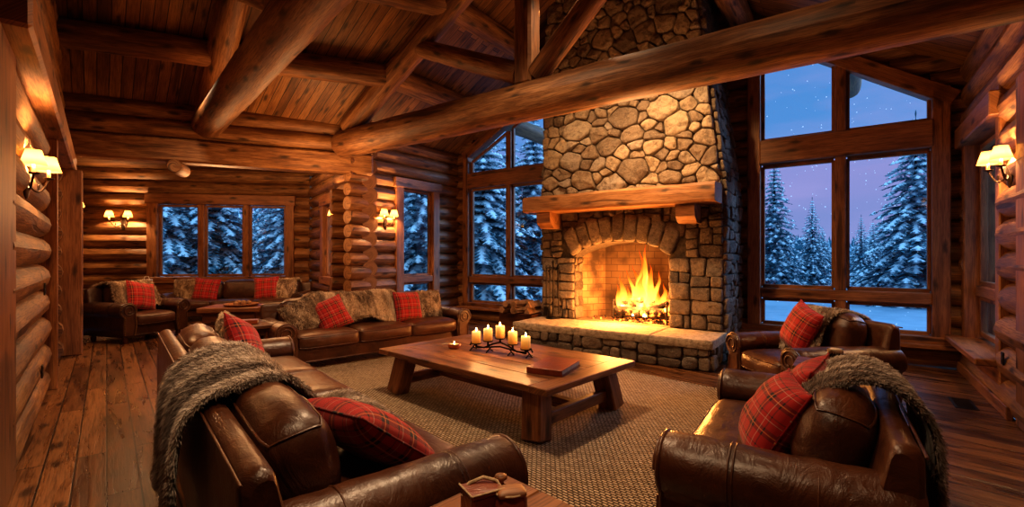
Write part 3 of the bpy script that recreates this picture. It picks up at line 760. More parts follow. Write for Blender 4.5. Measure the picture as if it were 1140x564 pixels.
# firebox lining
b=MB()
def quad(p,uv,k=0.0): b.add(p,[(0,1,2,3)],uv,k,False)
bx0,bx1,by=OL+.25,OR-.2,.70
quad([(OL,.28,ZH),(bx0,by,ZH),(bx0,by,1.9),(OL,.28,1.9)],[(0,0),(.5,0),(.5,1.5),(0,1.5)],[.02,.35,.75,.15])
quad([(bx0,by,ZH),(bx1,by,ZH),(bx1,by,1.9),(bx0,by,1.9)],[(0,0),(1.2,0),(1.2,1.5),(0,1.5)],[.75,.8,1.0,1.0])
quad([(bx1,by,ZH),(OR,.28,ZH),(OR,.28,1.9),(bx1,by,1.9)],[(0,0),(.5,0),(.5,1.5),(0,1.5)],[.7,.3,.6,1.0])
quad([(OL,0,ZH+.004),(OR,0,ZH+.004),(OR,by,ZH+.004),(OL,by,ZH+.004)],[(0,0),(1.6,0),(1.6,.7),(0,.7)])
quad([(OL,.0,1.85),(OL,by,1.85),(OR,by,1.85),(OR,.0,1.85)],[(0,0),(0,.7),(1.6,.7),(1.6,0)])
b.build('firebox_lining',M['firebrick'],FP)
# hearth
b=MB(); HX0,HX1,HY=-1.53,1.53,-.86
b.box(((HX0+HX1)/2,(HY+.0)/2+.02,.15),(HX1-HX0-.12,-HY-.08,.30),ch=.01); b.build('hearth_core',M['mortar'],FP)
b=MB(); TH=lambda x,z,h:(x,HY+.06-h,z); ashlar(b,HX0+.04,.0,HX1-.04,.30,.30,.13,.05,TH,None,.014,.2)
TH2=lambda y,z,h:(HX1-.06+h,y,z); ashlar(b,HY+.06,.0,.0,.30,.28,.13,.05,TH2)
TH3=lambda y,z,h:(HX0+.06-h,-y,z); ashlar(b,.0,.0,-HY-.06,.30,.28,.13,.05,TH3)
b.build('hearth_stonework',M['ashlar'],FP)
b=MB(); xs=[HX0,-.42,.72,HX1]
for i in range(3):
    x0,x1=xs[i]+.003,xs[i+1]-.003; P=[]
    K=[(x0,HY),(x1,HY),(x1,.0),(x0,.0)]; loop=[]
    for a,c in zip(K,K[1:]+K[:1]):
        for t in range(10):
            f=t/10; x,y=a[0]+(c[0]-a[0])*f,a[1]+(c[1]-a[1])*f
            e=.016*nz(x*4,y*4,i) if (y<HY+.01 or x>HX1-.02 or x<HX0+.02) else 0
            loop.append((x+(e if abs(a[0]-c[0])<.01 else 0),y+(e if abs(a[1]-c[1])<.01 else 0)))
    cx,cy=(x0+x1)/2,HY/2; rs=[]
    for z,s in ((.29,.985),(.31,1.0),(.375,1.0),(.395,.985),(.402,.95)):
        rs.append([(cx+(x-cx)*(1-(1-s)*.5),cy+(y-cy)*s,z+.006*nz(x*6,y*6,z*30)) for x,y in loop])
    b.rings(rs,True,True,col=srng.uniform(.2,.9))
b.build('hearth_slab',M['slab'],FP)
# mantel
b=MB(); rs=[]
for i in range(31):
    x=-1.59+3.06*i/30; ring=[]
    for (y,z) in ((-.47,2.20),(-.30,2.19),(.02,2.19),(.02,2.46),(-.2,2.47),(-.45,2.46),(-.49,2.42),(-.495,2.33),(-.49,2.23)):
        ring.append((x,y+(.018*nz(x*3,y*9,z*7) if y<-.25 else 0),z+.014*nz(x*2.5,y*5,z*3+4)))
    rs.append(ring)
b.rings(rs,True,True,smooth=False); man=b.build('mantel',M['timber2'],FP)
for x in (1.06,-1.24):
    b=MB(); prof=[(-.40,2.19),(.0,2.19),(.0,1.93),(-.26,1.93),(-.38,2.02)]
    b.rings([[(x-.13,y,z) for y,z in prof],[(x+.13,y,z) for y,z in prof]],True,True,smooth=False); b.build('corbel',M['timber2'],man)
# grate, logs and fire
FM=rootM(FP)
def fpw(x,y,z): return FM@Vector((x,y,z))
gr=thing('fire_grate','black iron fire grate under the burning logs','fire grate',fpw(.2,.38,ZH),FP.rotation_euler.z)
b=MB()
for i in range(7): x=-.42+.14*i; b.tube([(x,-.2,.2),(x,-.19,.1),(x,.2,.1),(x,.22,.2)],.012,6)
b.build('grate_bar',M['iron'],gr)
b=MB(); b.tube([(-.46,-.15,.088),(.46,-.15,.088)],.012,6); b.tube([(-.46,.17,.088),(.46,.17,.088)],.012,6); b.build('rail',M['iron'],gr)
for x in (-.44,.44):
    b=MB(); b.tube([(x,-.2,.0),(x,-.2,.32)],.016,8); b.lathe([(.0,.31),(.026,.33),(.026,.35),(0,.37)],10,(x,-.2,0)); b.tube([(x,-.2,.09),(x,.2,.09),(x,.2,.0)],.014,6); b.build('andiron',M['iron'],gr)
lg=[((-.46,-.08,.17),(.36,-.12,.18),.075),((-.30,.12,.18),(.48,.10,.19),.08),((-.38,.02,.30),(.30,.05,.29),.07),((-.1,-.17,.12),(.46,.02,.34),.055),((-.44,.16,.34),(.02,-.12,.36),.055)]
for i,(p,q,r) in enumerate(lg):
    b=MB(); b.log(p,q,r,r*.9,12,.22,step=.12); o=b.build('burning_log',M['ember'],None,fpw(.2,.38,ZH),(0,0,FP.rotation_euler.z))
    tag(o,['charred burning log at the front of the grate','charred burning log at the back of the grate','glowing log lying across the top of the fire','log leaning up toward the right in the fire','thin charred log slanting across the pile at left'][i],'log','burning logs')
b=MB()
for i in range(240):
    x,y=srng.gauss(.22,.32),srng.uniform(.14,.62); r=srng.uniform(.012,.034)
    if not OL+.1<x<OR-.06: continue
    b.lathe([(r*.2,0),(r,r*.5),(r*.7,r*1.1),(.001,r*1.2)],6,(x,y,ZH+.005))
tag(b.build('ember_bed',M['ember'],None,FP.location,FP.rotation_euler),'bed of glowing embers under the fire grate','embers',None,'stuff')
fi=thing('fire','orange flames rising from the burning logs in the fireplace','fire',fpw(.15,.38,ZH+.2),FP.rotation_euler.z)
def tongue(b,x,y,z,h,w,lean,sd):
    rs=[];n=12;K=14
    for k in range(K+1):
        t=k/K; r=w*(math.sin(math.pi*min(1,(t*.86+.14))**.75))**1.0*(1-t)**.45+.001
        ox=lean*t*t+.09*h*nz(t*2.6+sd,sd)*t*2; oy=.06*h*nz(t*2.6,sd+7)*t
        rs.append([(x+ox+r*math.cos(2*math.pi*i/n),y+oy+r*.6*math.sin(2*math.pi*i/n),z+h*t) for i in range(n)])
    us=[(i/n,k/K) for k in range(K+1) for i in range(n+1)]
    b.rings(rs,True,False,us)
fl=[(.05,0,0,.86,.13,-.05),(-.04,.05,.02,.62,.10,-.10),(.13,.02,.02,.66,.10,.08),(.02,-.06,.05,.5,.1,.0),(-.30,0,.0,.50,.09,-.02),(-.38,.04,.02,.34,.07,-.05),(-.22,.0,.0,.34,.07,.02),(.36,.0,-.02,.42,.075,.05),(.30,-.05,.0,.32,.07,.0),(.42,.05,.0,.28,.06,.05),(.12,-.14,-.1,.24,.06,.0),(-.08,-.13,-.1,.16,.05,.0),(.22,.05,.1,.5,.05,.12),(-.12,.06,.1,.5,.05,-.14),(.07,.02,.3,.7,.05,.02)]
for i,(x,y,z,h,w,l) in enumerate(fl):
    b=MB(); tongue(b,x,y,z,h*1.15,w,l,i*3.7+.4); b.build('flame',M['flame'],fi)
for i,(x,y,z,h,w) in enumerate([(.04,0,.02,.42,.075),(-.30,0,0,.22,.05),(.36,0,-.02,.20,.045),(.12,-.15,-.1,.14,.04),(-.08,-.14,-.1,.09,.035)]):
    b=MB(); tongue(b,x,y,z,h,w,0,i*2.3+9); b.build('flame_core',M['flame_core'],fi)

# fireside tools
ft=thing('fireplace_tool_set','black iron fireplace tool stand on the left end of the hearth','fireplace tools',fpw(-1.20,-.13,.402),FP.rotation_euler.z)
b=MB(); b.lathe([(.13,0),(.13,.012),(.03,.03),(.014,.05),(.012,.9),(.02,.93),(.03,.96),(0,1.0)],14); b.build('stand',M['iron'],ft)
b=MB(); b.tube([(-.13,0,.82),(-.12,-.03,.86),(0,0,.87),(.12,-.03,.86),(.13,0,.82)],.01,6); b.tube([(0,-.12,.82),(0,0,.87),(0,.12,.82)],.009,6); b.build('hook_bar',M['iron'],ft)
for i,(x,y) in enumerate(((-.12,-.03),(.12,-.03),(0,-.11),(.03,.10))):
    b=MB(); b.tube([(x,y,.18 if i!=1 else .08),(x,y,.83)],.009,6); b.tube([(x,y,.83),(x-.014,y,.87),(x,y,.91),(x+.014,y,.87),(x,y,.83)],.006,5)
    if i==0: b.box((x,y,.12),(.10,.012,.15),ch=.004)
    if i==2: b.lathe([(.012,.2),(.035,.14),(.045,.05),(0,.05)],10,(x,y,0))
    if i==1: b.tube([(x,y,.1),(x+.04,y,.13),(x+.045,y,.17)],.007,5)
    if i==3: b.tube([(x,y,.2),(x-.025,y,.14),(x,y,.07)],.007,5); b.tube([(x,y,.2),(x+.025,y,.14),(x,y,.07)],.007,5)
    b.build(['shovel','poker','brush','tongs'][i],M['iron'],ft)
# firewood in an iron log rack left of the chimney
wr=thing('log_rack','low wooden firewood crate beside the left end of the hearth','firewood crate',fpw(-1.95,.02,0),FP.rotation_euler.z)
b=MB()
for (c,s) in (((0,-.21,.24),(.72,.03,.40)),((0,.21,.24),(.72,.03,.40)),((-.35,0,.24),(.03,.4,.40)),((.35,0,.24),(.03,.4,.40)),((0,0,.05),(.7,.4,.03))): b.box(c,s)
b.build('crate',M['table_dark'],wr)
wl=['dark end','pale split','bark covered','short pale','long split','thin split','thick round','angled split']
for i in range(8):
    x=-.2+.13*(i%4); z=.50+.11*(i//4); 
    b=MB(); d=.30; ang=srng.uniform(-.25,.25); r=.062
    tri=[(r,-r*.6),(.0,r),(-r,-r*.6)] if i%2 else [(r*math.cos(k*1.047),r*math.sin(k*1.047)) for k in range(6)]
    ps=[]
    for yy in (-d,0,d*.6): ps.append([(x+p[0]+ang*yy+.1*(i%2),yy,z+p[1]) for p in tri])
    b.rings(ps,True,True,smooth=False)
    tag(b.build('firewood_log',M['firewood'],None,wr.location,wr.rotation_euler),'%s firewood log in the crate left of the hearth'%wl[i],'firewood','firewood in the crate')
# wicker basket right of hearth
bk=thing('wicker_basket','brown wicker basket with arched handle on the floor right of the hearth','basket',(3.12,6.25,0),.3)
b=MB()
for k in range(14):
    t=k/13; r=.15+.05*t; P=[]
    for i in range(33): a=2*math.pi*i/32; q=r+.010*(1 if (i+k)%2 else -1); P.append((q*math.cos(a),q*math.sin(a),.02+.27*t))
    b.tube(P,.014,5,False)
b.lathe([(.15,.0),(.15,.02),(.0,.02)],20); b.build('basket_body',M['wicker'],bk)
b=MB(); b.tube([(.20*math.cos(a),0,.27+.17*math.sin(a)) for a in [math.pi*i/12 for i in range(13)]],.014,6); b.build('handle',M['wicker'],bk)
# ---------------------------------------------------------------- upholstery
def sofa(name,label,cat,loc,rz,L,D,ns,nb,aw=.27,bh=.80,group=None,mat='leather',nails=False,seed=0,ah=.63,low=None):
    root=thing(name,label,cat,(*loc,0),rz,group); m=M[mat]; f=-D/2; k=D/2; ix=L/2-aw
    b=MB(); b.box((0,(f+.06+k-.04)/2,.205),(L-.12,D-.14,.21),ch=.02)
    b.tube([(-ix,f+.055,.30),(ix,f+.055,.30)],.009,6); b.tube([(-ix,f+.055,.125),(ix,f+.055,.125)],.009,6); b.build('base',m,root)
    for sx in (-1,1):
        for y in (f+.12,k-.12):
            q=MB(); q.lathe([(.025,0),(.036,.02),(.042,.06),(.035,.10),(.03,.11)],12,(sx*(L/2-.14),y,0)); q.build('foot',M['table_dark'],root)
    # rolled arms
    R_=aw*.5
    def prof(sx,g=1.0):
        cx=sx*(L/2-R_*.95); cz=ah-R_; P=[]
        P.append((sx*(ix+.03),.11)); P.append((sx*(ix+.0),.30)); P.append((sx*(ix+.015),cz-.02))
        for i in range(15):
            a=math.pi*(1.04-1.36*i/14); P.append((cx+sx*-1*-R_*math.cos(a)*1.0 if 0 else cx+sx*R_*math.cos(a)*1.05,cz+R_*math.sin(a)))
        P.append((sx*(L/2-.055),cz-R_*1.05)); P.append((sx*(L/2-.045),.30)); P.append((sx*(L/2-.05),.11))
        mx=sum(p[0] for p in P)/len(P); mz=.40
        return [(mx+(x-mx)*g,mz+(z-mz)*g) for x,z in P]
    for sx in (-1,1):
        b=MB(); rs=[]
        st=[(f,.90),(f+.012,.965),(f+.035,1.0)]+[(f+.035+(D-.09)*i/18,1.0) for i in range(1,18)]+[(k-.04,1.0),(k-.012,.965),(k,.9)]
        for j,(y,g) in enumerate(st):
            P=prof(sx,g); ring=[]
            for (x,z) in P:
                w=.007*nz(x*4+seed,y*4,z*4)+(.004*nz(x*11,y*11+seed,z*11)); ring.append((x+w*(1 if z<.4 else 0),y,z+w*1.4*(1 if z>.3 else 0)))
            rs.append(ring if sx<0 else ring[::-1])
        b.rings(rs,True,True)
        for yy in (f+.30,f+.32,k-.32): b.tube([(x+(sx*.0),yy,z) for x,z in prof(sx,1.006)[1:-1]],.0045,5,False)
        b.tube([(x,f+.016,z) for x,z in prof(sx,.985)],.010,6,False)
        arm=b.build('arm',m,root)
        s=MB(); cx=sx*(L/2-R_*.95); cz=ah-R_; pts=[]
        for i in range(26):
            a=i/25*3.6*math.pi; r=R_*(.90-.62*i/25); pts.append((cx+sx*r*math.cos(a)*1.0,f-.004,cz+r*math.sin(a)))
        s.tube(pts,.009,6); 
        fx=[prof(sx,.80)[i] for i in (0,1,2)]+[prof(sx,.80)[i] for i in (-3,-2,-1)]
        s.tube([(fx[0][0],f-.004,.14),(fx[1][0],f-.004,.3),(fx[2][0],f-.004,cz-R_*.7)],.007,5); s.tube([(fx[5][0],f-.004,.14),(fx[4][0],f-.004,.3),(fx[3][0],f-.004,cz-R_*1.0)],.007,5)
        s.build('arm_scroll',m,arm)
        if nails:
            q=MB()
            P=prof(sx,.93)
            for i in range(len(P)-1):
                a,c=P[i],P[i+1]; n=max(1,int(math.hypot(a[0]-c[0],a[1]-c[1])/.022))
                for t in range(n): x=a[0]+(c[0]-a[0])*t/n; z=a[1]+(c[1]-a[1])*t/n; q.lathe([(.0075,0),(.006,.004),(0,.006)],6,M=Matrix.Translation((x,f-.004,z))@Matrix.Rotation(R(90),4,'X'))
            tag(q.build('nailhead_trim',M['brass'],arm),kind='stuff')
    # back frame
    b=MB(); rs=[]; xa=L/2-.05; xst=[-xa,-xa+.012,-xa+.035]+[-xa+.07+(2*xa-.14)*i/24 for i in range(25)]+[xa-.035,xa-.012,xa]; est=[.72,.90,.975]+[1.0]*25+[.975,.90,.72]; n=len(xst)-1
    for i in range(n+1):
        x=xst[i]; e=est[i]
        P=[(k-.30,.12),(k-.20,.40),(k-.115,bh-.06),(k-.108,bh-.03),(k-.095,bh-.008),(k-.07,bh),(k-.045,bh-.004),(k-.018,bh-.022),(k-.006,bh-.055),(k-.0,.40),(k-.01,.12)]
        w=.006*nz(x*3,seed,2.2); my=k-.1
        rs.append([(x,my+(y-my)*e+w,.4+(z-.4)*(1-(1-e)*.3)+w) for y,z in P][::-1])
    b.rings(rs,True,True); b.tube([(-xa,k-.005,bh-.03),(xa,k-.005,bh-.03)],.006,5); b.build('back_frame',m,root)
    # seat cushions
    W=2*ix/ns
    for i in range(ns):
        b=MB(); b.soft((-ix+W*(i+.5),(f+.0+k-.30)/2,.375),(W-.008,D-.30,.185),.055,.038,.006,seed+i*1.9,(14,14,6),sag=.012,pipe=.0055); b.build('seat_cushion',m,root)
    W=2*ix/nb
    for i in range(nb):
        dz=low[1] if low and low[0]==i else 0
        b=MB(); T=Matrix.Rotation(R(-13+srng.uniform(-2,2)),4,'X')@Matrix.Rotation(R(srng.uniform(-2,2)),4,'Z')
        b.soft((-ix+W*(i+.5),k-.27,.45+(bh+.02-.44)/2-dz),(W+.0,.26,bh+.02-.44),.105,.045,.008,seed+20+i*2.3,(12,7,12),M=T,pipe=.0055); b.build('back_cushion',m,root)
    root['_D']=D
    return root

# ---------------------------------------------------------------- fur throws
def blades(b,P,N,T,U,count,length,width,seed):
    """short bent hairs rooted on a sheet (arrays a x c x 3)"""
    rs=np.random.RandomState(int(seed*10)); a,c=P.shape[:2]
    i=rs.rand(count)*(a-1.001); j=rs.rand(count)*(c-1.001)
    i0=i.astype(int); j0=j.astype(int); fi=(i-i0)[:,None]; fj=(j-j0)[:,None]
    def bl(A): return (A[i0,j0]*(1-fi)+A[i0+1,j0]*fi)*(1-fj)+(A[i0,j0+1]*(1-fi)+A[i0+1,j0+1]*fi)*fj
    p,n,t,u=bl(P),bl(N),bl(T),bl(U)
    d=n*.55+t*.75+rs.randn(count,3)*.33; d/=np.linalg.norm(d,axis=1)[:,None]
    s=np.cross(d,rs.randn(count,3)); s/=np.linalg.norm(s,axis=1)[:,None]
    L=(length*(.6+.8*rs.rand(count)))[:,None]; w=width/2
    m=p+d*L*.55; e=m+(d*.6+t*.5-np.array([0,0,.25]))*L*.5
    V=np.stack([p-s*w,p+s*w,m+s*w*.9,m-s*w*.9,e],1).reshape(-1,3)
    b0=len(b.V); k=np.arange(count)*5+b0
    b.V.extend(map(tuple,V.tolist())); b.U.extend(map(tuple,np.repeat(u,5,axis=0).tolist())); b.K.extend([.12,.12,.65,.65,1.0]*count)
    F1=np.stack([k,k+1,k+2,k+3],1).tolist(); F2=np.stack([k+3,k+2,k+4],1).tolist()
    b.F.extend(map(tuple,F1)); b.F.extend(map(tuple,F2)); b.SM.extend([True]*(2*count))
def normals(P):
    du=np.gradient(P,axis=0); dv=np.gradient(P,axis=1); n=np.cross(dv,du); n/=np.linalg.norm(n,axis=2)[:,:,None]+1e-9
    t=du/(np.linalg.norm(du,axis=2)[:,:,None]+1e-9); return n,t
def fur_sheet(name,label,P,U,mat,count,length=.035,width=.005,seed=0,flip=False,both=False,comb=1.0,cat='throw blanket',group=None):
    b=MB(); n,t=normals(P)
    if flip: n=-n
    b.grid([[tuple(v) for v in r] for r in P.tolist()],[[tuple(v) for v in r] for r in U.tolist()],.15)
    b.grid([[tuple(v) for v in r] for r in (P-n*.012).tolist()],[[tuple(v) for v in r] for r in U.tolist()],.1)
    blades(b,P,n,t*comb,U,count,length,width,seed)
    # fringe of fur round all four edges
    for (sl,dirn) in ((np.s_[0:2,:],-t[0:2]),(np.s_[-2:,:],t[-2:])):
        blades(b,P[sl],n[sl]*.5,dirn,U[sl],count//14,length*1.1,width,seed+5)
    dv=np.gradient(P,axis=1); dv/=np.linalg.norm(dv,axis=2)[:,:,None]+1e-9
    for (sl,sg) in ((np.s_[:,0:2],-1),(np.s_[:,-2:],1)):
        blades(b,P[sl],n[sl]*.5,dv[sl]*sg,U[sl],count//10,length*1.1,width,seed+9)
    o=b.build(name,M[mat]); return tag(o,label,cat,group)
def resample(prof,ns,it=2):
    p=[Vector((*q,0)) for q in prof]
    for _ in range(it):
        o=[p[0]]
        for a,c in zip(p,p[1:]): o+=[a*.75+c*.25,a*.25+c*.75]
        o.append(p[-1]); p=o
    d=[0]
    for a,c in zip(p,p[1:]): d.append(d[-1]+(c-a).length)
    out=[];j=0
    for i in range(ns):
        s=d[-1]*i/(ns-1)
        while j<len(d)-2 and d[j+1]<s: j+=1
        t=(s-d[j])/max(1e-6,d[j+1]-d[j]); q=p[j].lerp(p[j+1],min(1,t)); out.append((q.x,q.y))
    return out,d[-1]
def throw(name,label,root,prof,x0,x1,mat='fur_grey',ns=56,nx=40,count=24000,amp=.022,seed=0,edge=.04,length=.035,width=.005,skew=0.0,flare=0.0,group=None):
    pr,Ltot=resample(prof,ns); Mx=rootM(root); P=np.zeros((ns,nx,3)); U=np.zeros((ns,nx,2))
    for i,(y,z) in enumerate(pr):
        s=i/(ns-1)
        for j in range(nx):
            v=j/(nx-1); ew=edge*nz(s*2.7+seed,seed*1.3)
            ew2=edge*nz(s*2.4+seed+9,seed); g=flare*(s-.5)
            xa,xb=x0+ew+skew*(s-.5)-g,x1+ew2+skew*(s-.5)+g; x=xa+(xb-xa)*v
            yy=y; zz=z+(edge*.9*nz(v*3+seed,4.4) if i in (0,) else 0)
            wv=amp*(nz(v*3.2+seed,s*1.8,seed)+.55*nz(v*7+seed,s*3.4,2))
            a,c=pr[max(0,i-1)],pr[min(ns-1,i+1)]; ty,tz=c[0]-a[0],c[1]-a[1]; l=math.hypot(ty,tz)+1e-9
            n=(-tz/l,ty/l)  # right-hand normal of profile
            endw=edge*1.2*nz(v*2.2+seed*2,7.7)*max(0,(s-.75)*4) - edge*1.2*nz(v*2.2+seed*3,1.7)*max(0,(.25-s)*4)
            yy+=n[0]*(wv+amp*.8)+ty/l*endw; zz+=n[1]*(wv+amp*.8)+tz/l*endw
            q=Mx@Vector((x,yy,zz)); P[i,j]=q; U[i,j]=(v*(x1-x0)*2.2+seed,s*Ltot*1.0)
    # decide orientation: normals must point up on top
    n,_=normals(P); mid=n[ns//2,nx//2]; top=np.argmax(P[:,nx//2,2]); flip=n[top,nx//2,2]<0
    return fur_sheet(name,label,P,U,mat,count,length,width,seed,flip,group=group)
# ---------------------------------------------------------------- pillows
def pillow(name,label,root,pos,yaw=0,tilt=20,roll=0,size=.48,thick=.21,mat='plaid',seed=0,furc=0,group=None,cat='pillow'):
    n=22; ids={}; b=MB(); G=[]
    Mw=rootM(root)@Matrix.Translation(pos)@Matrix.Rotation(R(yaw),4,'Z')@Matrix.Rotation(R(-tilt),4,'X')@Matrix.Rotation(R(roll),4,'Y')
    h=size/2
    for sg in (-1,1):
        P=[];U=[]
        for i in range(n+1):
            r=[];u_=[]
            for j in range(n+1):
                u,v=2*j/n-1,2*i/n-1
                u,v=math.sin(u*1.5)/math.sin(1.5),math.sin(v*1.5)/math.sin(1.5)
                x=u*h*(1-.06*(1-v*v)*abs(u)**3); z=v*h*(1-.06*(1-u*u)*abs(v)**3)
                t=thick/2*(max(0,1-abs(u)**2.6)*max(0,1-abs(v)**2.6))**.55
                w=1+.10*nz(u*1.7+seed,v*1.7,seed); t=t*w+.008*nz(u*4+seed,v*4,sg)*max(0,1-u*u)*max(0,1-v*v)
                r.append((x,sg*t,z)); u_.append((.5+u*.5+.011*t,.5+v*.5))
            P.append(r);U.append(u_)
        b.grid(P,U,.3 if furc else 0.0,flip=(sg>0)); G.append((P,U,sg))
    if furc:
        for P,U,sg in G:
            A=np.array(P); nn,tt=normals(A)
            cen=nn[n//2,n//2,1]*sg
            if cen<0: nn=-nn
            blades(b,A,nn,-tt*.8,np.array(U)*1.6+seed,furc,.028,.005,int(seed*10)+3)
    else:
        e=[(h*math.sin(0),0,0)]
        pts=[G[0][0][0][j] for j in range(n)]+[G[0][0][i][n] for i in range(n)]+[G[0][0][n][j] for j in range(n,0,-1)]+[G[0][0][i][0] for i in range(n,-1,-1)]
        b.tube([(p[0],0,p[2]) for p in pts],.006,5,False)
    o=b.build(name,M[mat]); o.matrix_world=Mw; return tag(o,label,cat,group)

# ---- near sofa (foreground, back toward the camera)
nsf=sofa('leather_sofa','long brown leather sofa in the left foreground seen from behind','sofa',(-1.58,3.145),R(130.2),3.8,1.10,4,4,.29,.80,seed=3)
msf=sofa('leather_sofa','three seat brown leather sofa behind the coffee table, fur draped over it','sofa',(-2.08,6.957),R(42),2.91,.98,3,3,.25,.82,seed=31)
asf=sofa('leather_sofa','brown leather sofa under the three pane alcove window','sofa',(-6.42,11.0),R(8.6),3.1,.98,3,3,.26,.84,seed=52,mat='leather_dark')
nch=sofa('leather_armchair','wide brown leather armchair at bottom right with a fur throw on its back','armchair',(1.518,2.562),R(235.9),1.74,.94,1,2,.28,.78,low=(0,.12),seed=71)
fch=sofa('leather_armchair','brown leather armchair beside the fireplace under the tall window','armchair',(2.97,4.70),R(-84.3),1.14,1.05,1,1,.25,.84,seed=83)
lch=sofa('leather_armchair','brown leather armchair with brass nailheads against the left log wall','armchair',(-6.73,8.39),R(72.5),1.18,1.02,1,1,.25,.92,mat='leather_dark',nails=True,seed=95,ah=.68)

# profiles: front of seat back -> over the top -> down behind (local y,z)
def backprof(D,bh,fz,bz): k=D/2; t=bh+.065; return [(k-.56,fz),(k-.505,fz+.10),(k-.455,t-.16),(k-.37,t-.03),(k-.27,t+.0),(k-.15,t-.02),(k-.04,t-.06),(k+.035,t-.14),(k+.055,t-.32),(k+.06,bz+.1),(k+.07,bz)]
throw('fur_throw','striped grey brown fur throw hanging over the back of the foreground sofa',nsf,backprof(1.10,.80,.56,.30),-.98,.02,'fur_grey',64,48,42000,.03,1.3,.06,.034,.0042,flare=-.06)
throw('fur_throw','mottled tan fur throw spread over the middle of the three seat sofa',msf,backprof(.98,.82,.50,.45),-.80,.42,'fur_tan',50,44,20000,.05,4.1,.06,.04,.008)
throw('fur_throw','grey brown fur throw over the bottom right armchair back',nch,[(.0,.60),(.05,.70),(.12,.775),(.20,.835),(.29,.87),(.37,.865),(.44,.825),(.505,.74),(.525,.6),(.53,.42),(.54,.28)],-.21,.36,'fur_grey',64,48,44000,.03,7.7,.05,.034,.0042,flare=.0)
throw('fur_throw','light fur throw over the corner of the armchair beside the fireplace',fch,backprof(1.05,.84,.52,.5),-.34,.16,'fur_cream',50,30,14000,.02,9.2,.05,.035,.006)
throw('fur_throw','tan fur throw over the left wall armchair back',lch,backprof(1.02,.92,.62,.6),-.36,.36,'fur_tan',44,30,9000,.02,11.5,.05,.04,.009)
throw('fur_throw','tan fur throw lying over the right end of the alcove sofa back',asf,backprof(.98,.84,.62,.6),.75,1.22,'fur_tan',36,24,5000,.02,13.1,.05,.045,.012)
throw('fur_throw','cream fur throw bunched on the seat of the foreground sofa',nsf,[(.16,.60),(.05,.54),(-.10,.525),(-.28,.54),(-.42,.52),(-.53,.47),(-.57,.38)],-.78,-.22,'fur_cream',40,30,16000,.035,15.7,.07,.036,.005)

pillow('plaid_pillow','large red plaid pillow near the camera on the foreground sofa',nsf,(-1.27,-.10,.605),yaw=16,tilt=52,roll=6,size=.56,thick=.22,seed=1)
pillow('plaid_pillow','red plaid pillow at the far end of the foreground sofa',nsf,(1.18,-.03,.69),yaw=-22,tilt=24,roll=22,size=.5,seed=2)
pillow('fur_pillow','small tan fur pillow behind the plaid one at the far end of the foreground sofa',nsf,(1.40,.03,.69),yaw=-8,tilt=16,roll=-10,size=.46,mat='fur_tan',seed=3,furc=3500)
pillow('fur_pillow','tan fur pillow tilted against the left arm of the three seat sofa',msf,(-.99,-.02,.66),yaw=-18,tilt=22,roll=-26,size=.47,mat='fur_tan',seed=4,furc=4500)
pillow('plaid_pillow','red plaid pillow leaning in front of the fur throw, left on the three seat sofa',msf,(-.66,-.12,.66),yaw=-10,tilt=24,roll=-22,size=.45,seed=5)
pillow('plaid_pillow','red plaid pillow standing square on the right of the three seat sofa',msf,(.56,-.06,.68),yaw=4,tilt=18,roll=2,size=.47,seed=6)
pillow('fur_pillow','tan fur pillow in the right corner of the three seat sofa',msf,(.98,.0,.68),yaw=10,tilt=16,roll=3,size=.46,mat='fur_tan',seed=7,furc=4500)
pillow('fur_pillow','tan fur pillow at the left end of the alcove sofa',asf,(-1.15,.0,.68),yaw=-6,tilt=16,roll=-4,size=.55,mat='fur_tan',seed=8,furc=3000)
pillow('plaid_pillow','red plaid pillow on the left of the alcove sofa, beside the fur one',asf,(-.70,-.05,.69),yaw=4,tilt=16,roll=6,size=.54,seed=9)
pillow('plaid_pillow','red plaid pillow on the right half of the alcove sofa',asf,(.62,-.06,.71),yaw=0,tilt=16,roll=-5,size=.55,seed=10)
pillow('fur_pillow','tan fur pillow on the right half of the alcove sofa, beside the plaid one',asf,(1.0,-.02,.68),yaw=3,tilt=16,roll=3,size=.52,mat='fur_tan',seed=11,furc=2500)
pillow('plaid_pillow','red plaid pillow on the left wall armchair',lch,(.04,-.04,.75),yaw=10,tilt=18,roll=12,size=.52,seed=12)
pillow('plaid_pillow','red plaid pillow on the armchair beside the fireplace',fch,(-.10,.0,.72),yaw=-8,tilt=20,roll=16,size=.48,seed=13)
pillow('plaid_pillow','front red plaid pillow on the bottom right armchair',nch,(.30,-.05,.645),yaw=16,tilt=30,roll=3,size=.45,thick=.22,seed=14)
pillow('plaid_pillow','rear red plaid pillow on the bottom right armchair, against the throw',nch,(-.06,.06,.685),yaw=-8,tilt=24,roll=4,size=.44,seed=15)

# ---------------------------------------------------------------- rug and tables
b=MB(); ex,ey=Vector((.69,-.72)),Vector((.72,.69)); r0,r1,s0,s1=-6.15,-.85,1.25,5.15; P=[]
nn=40; rr=[]
for i in range(nn+1):
    row=[];u=[]
    for j in range(nn+1):
        a,c=r0+(r1-r0)*i/nn,s0+(s1-s0)*j/nn; p=ex*a+ey*c; row.append((p.x,p.y,.016+.002*nz(a*2,c*2))); u.append((a,c))
    P.append(row); rr.append(u)
b.grid(P,rr)
cs=[(r0,s0),(r1,s0),(r1,s1),(r0,s1)]
for p,q in zip(cs,cs[1:]+cs[:1]):
    A=ex*p[0]+ey*p[1]; B=ex*q[0]+ey*q[1]; b.tube([(A.x,A.y,.011),(B.x,B.y,.011)],.010,8)
tag(b.build('jute_rug',M['jute']),'chunky woven natural jute rug under the coffee table','rug')

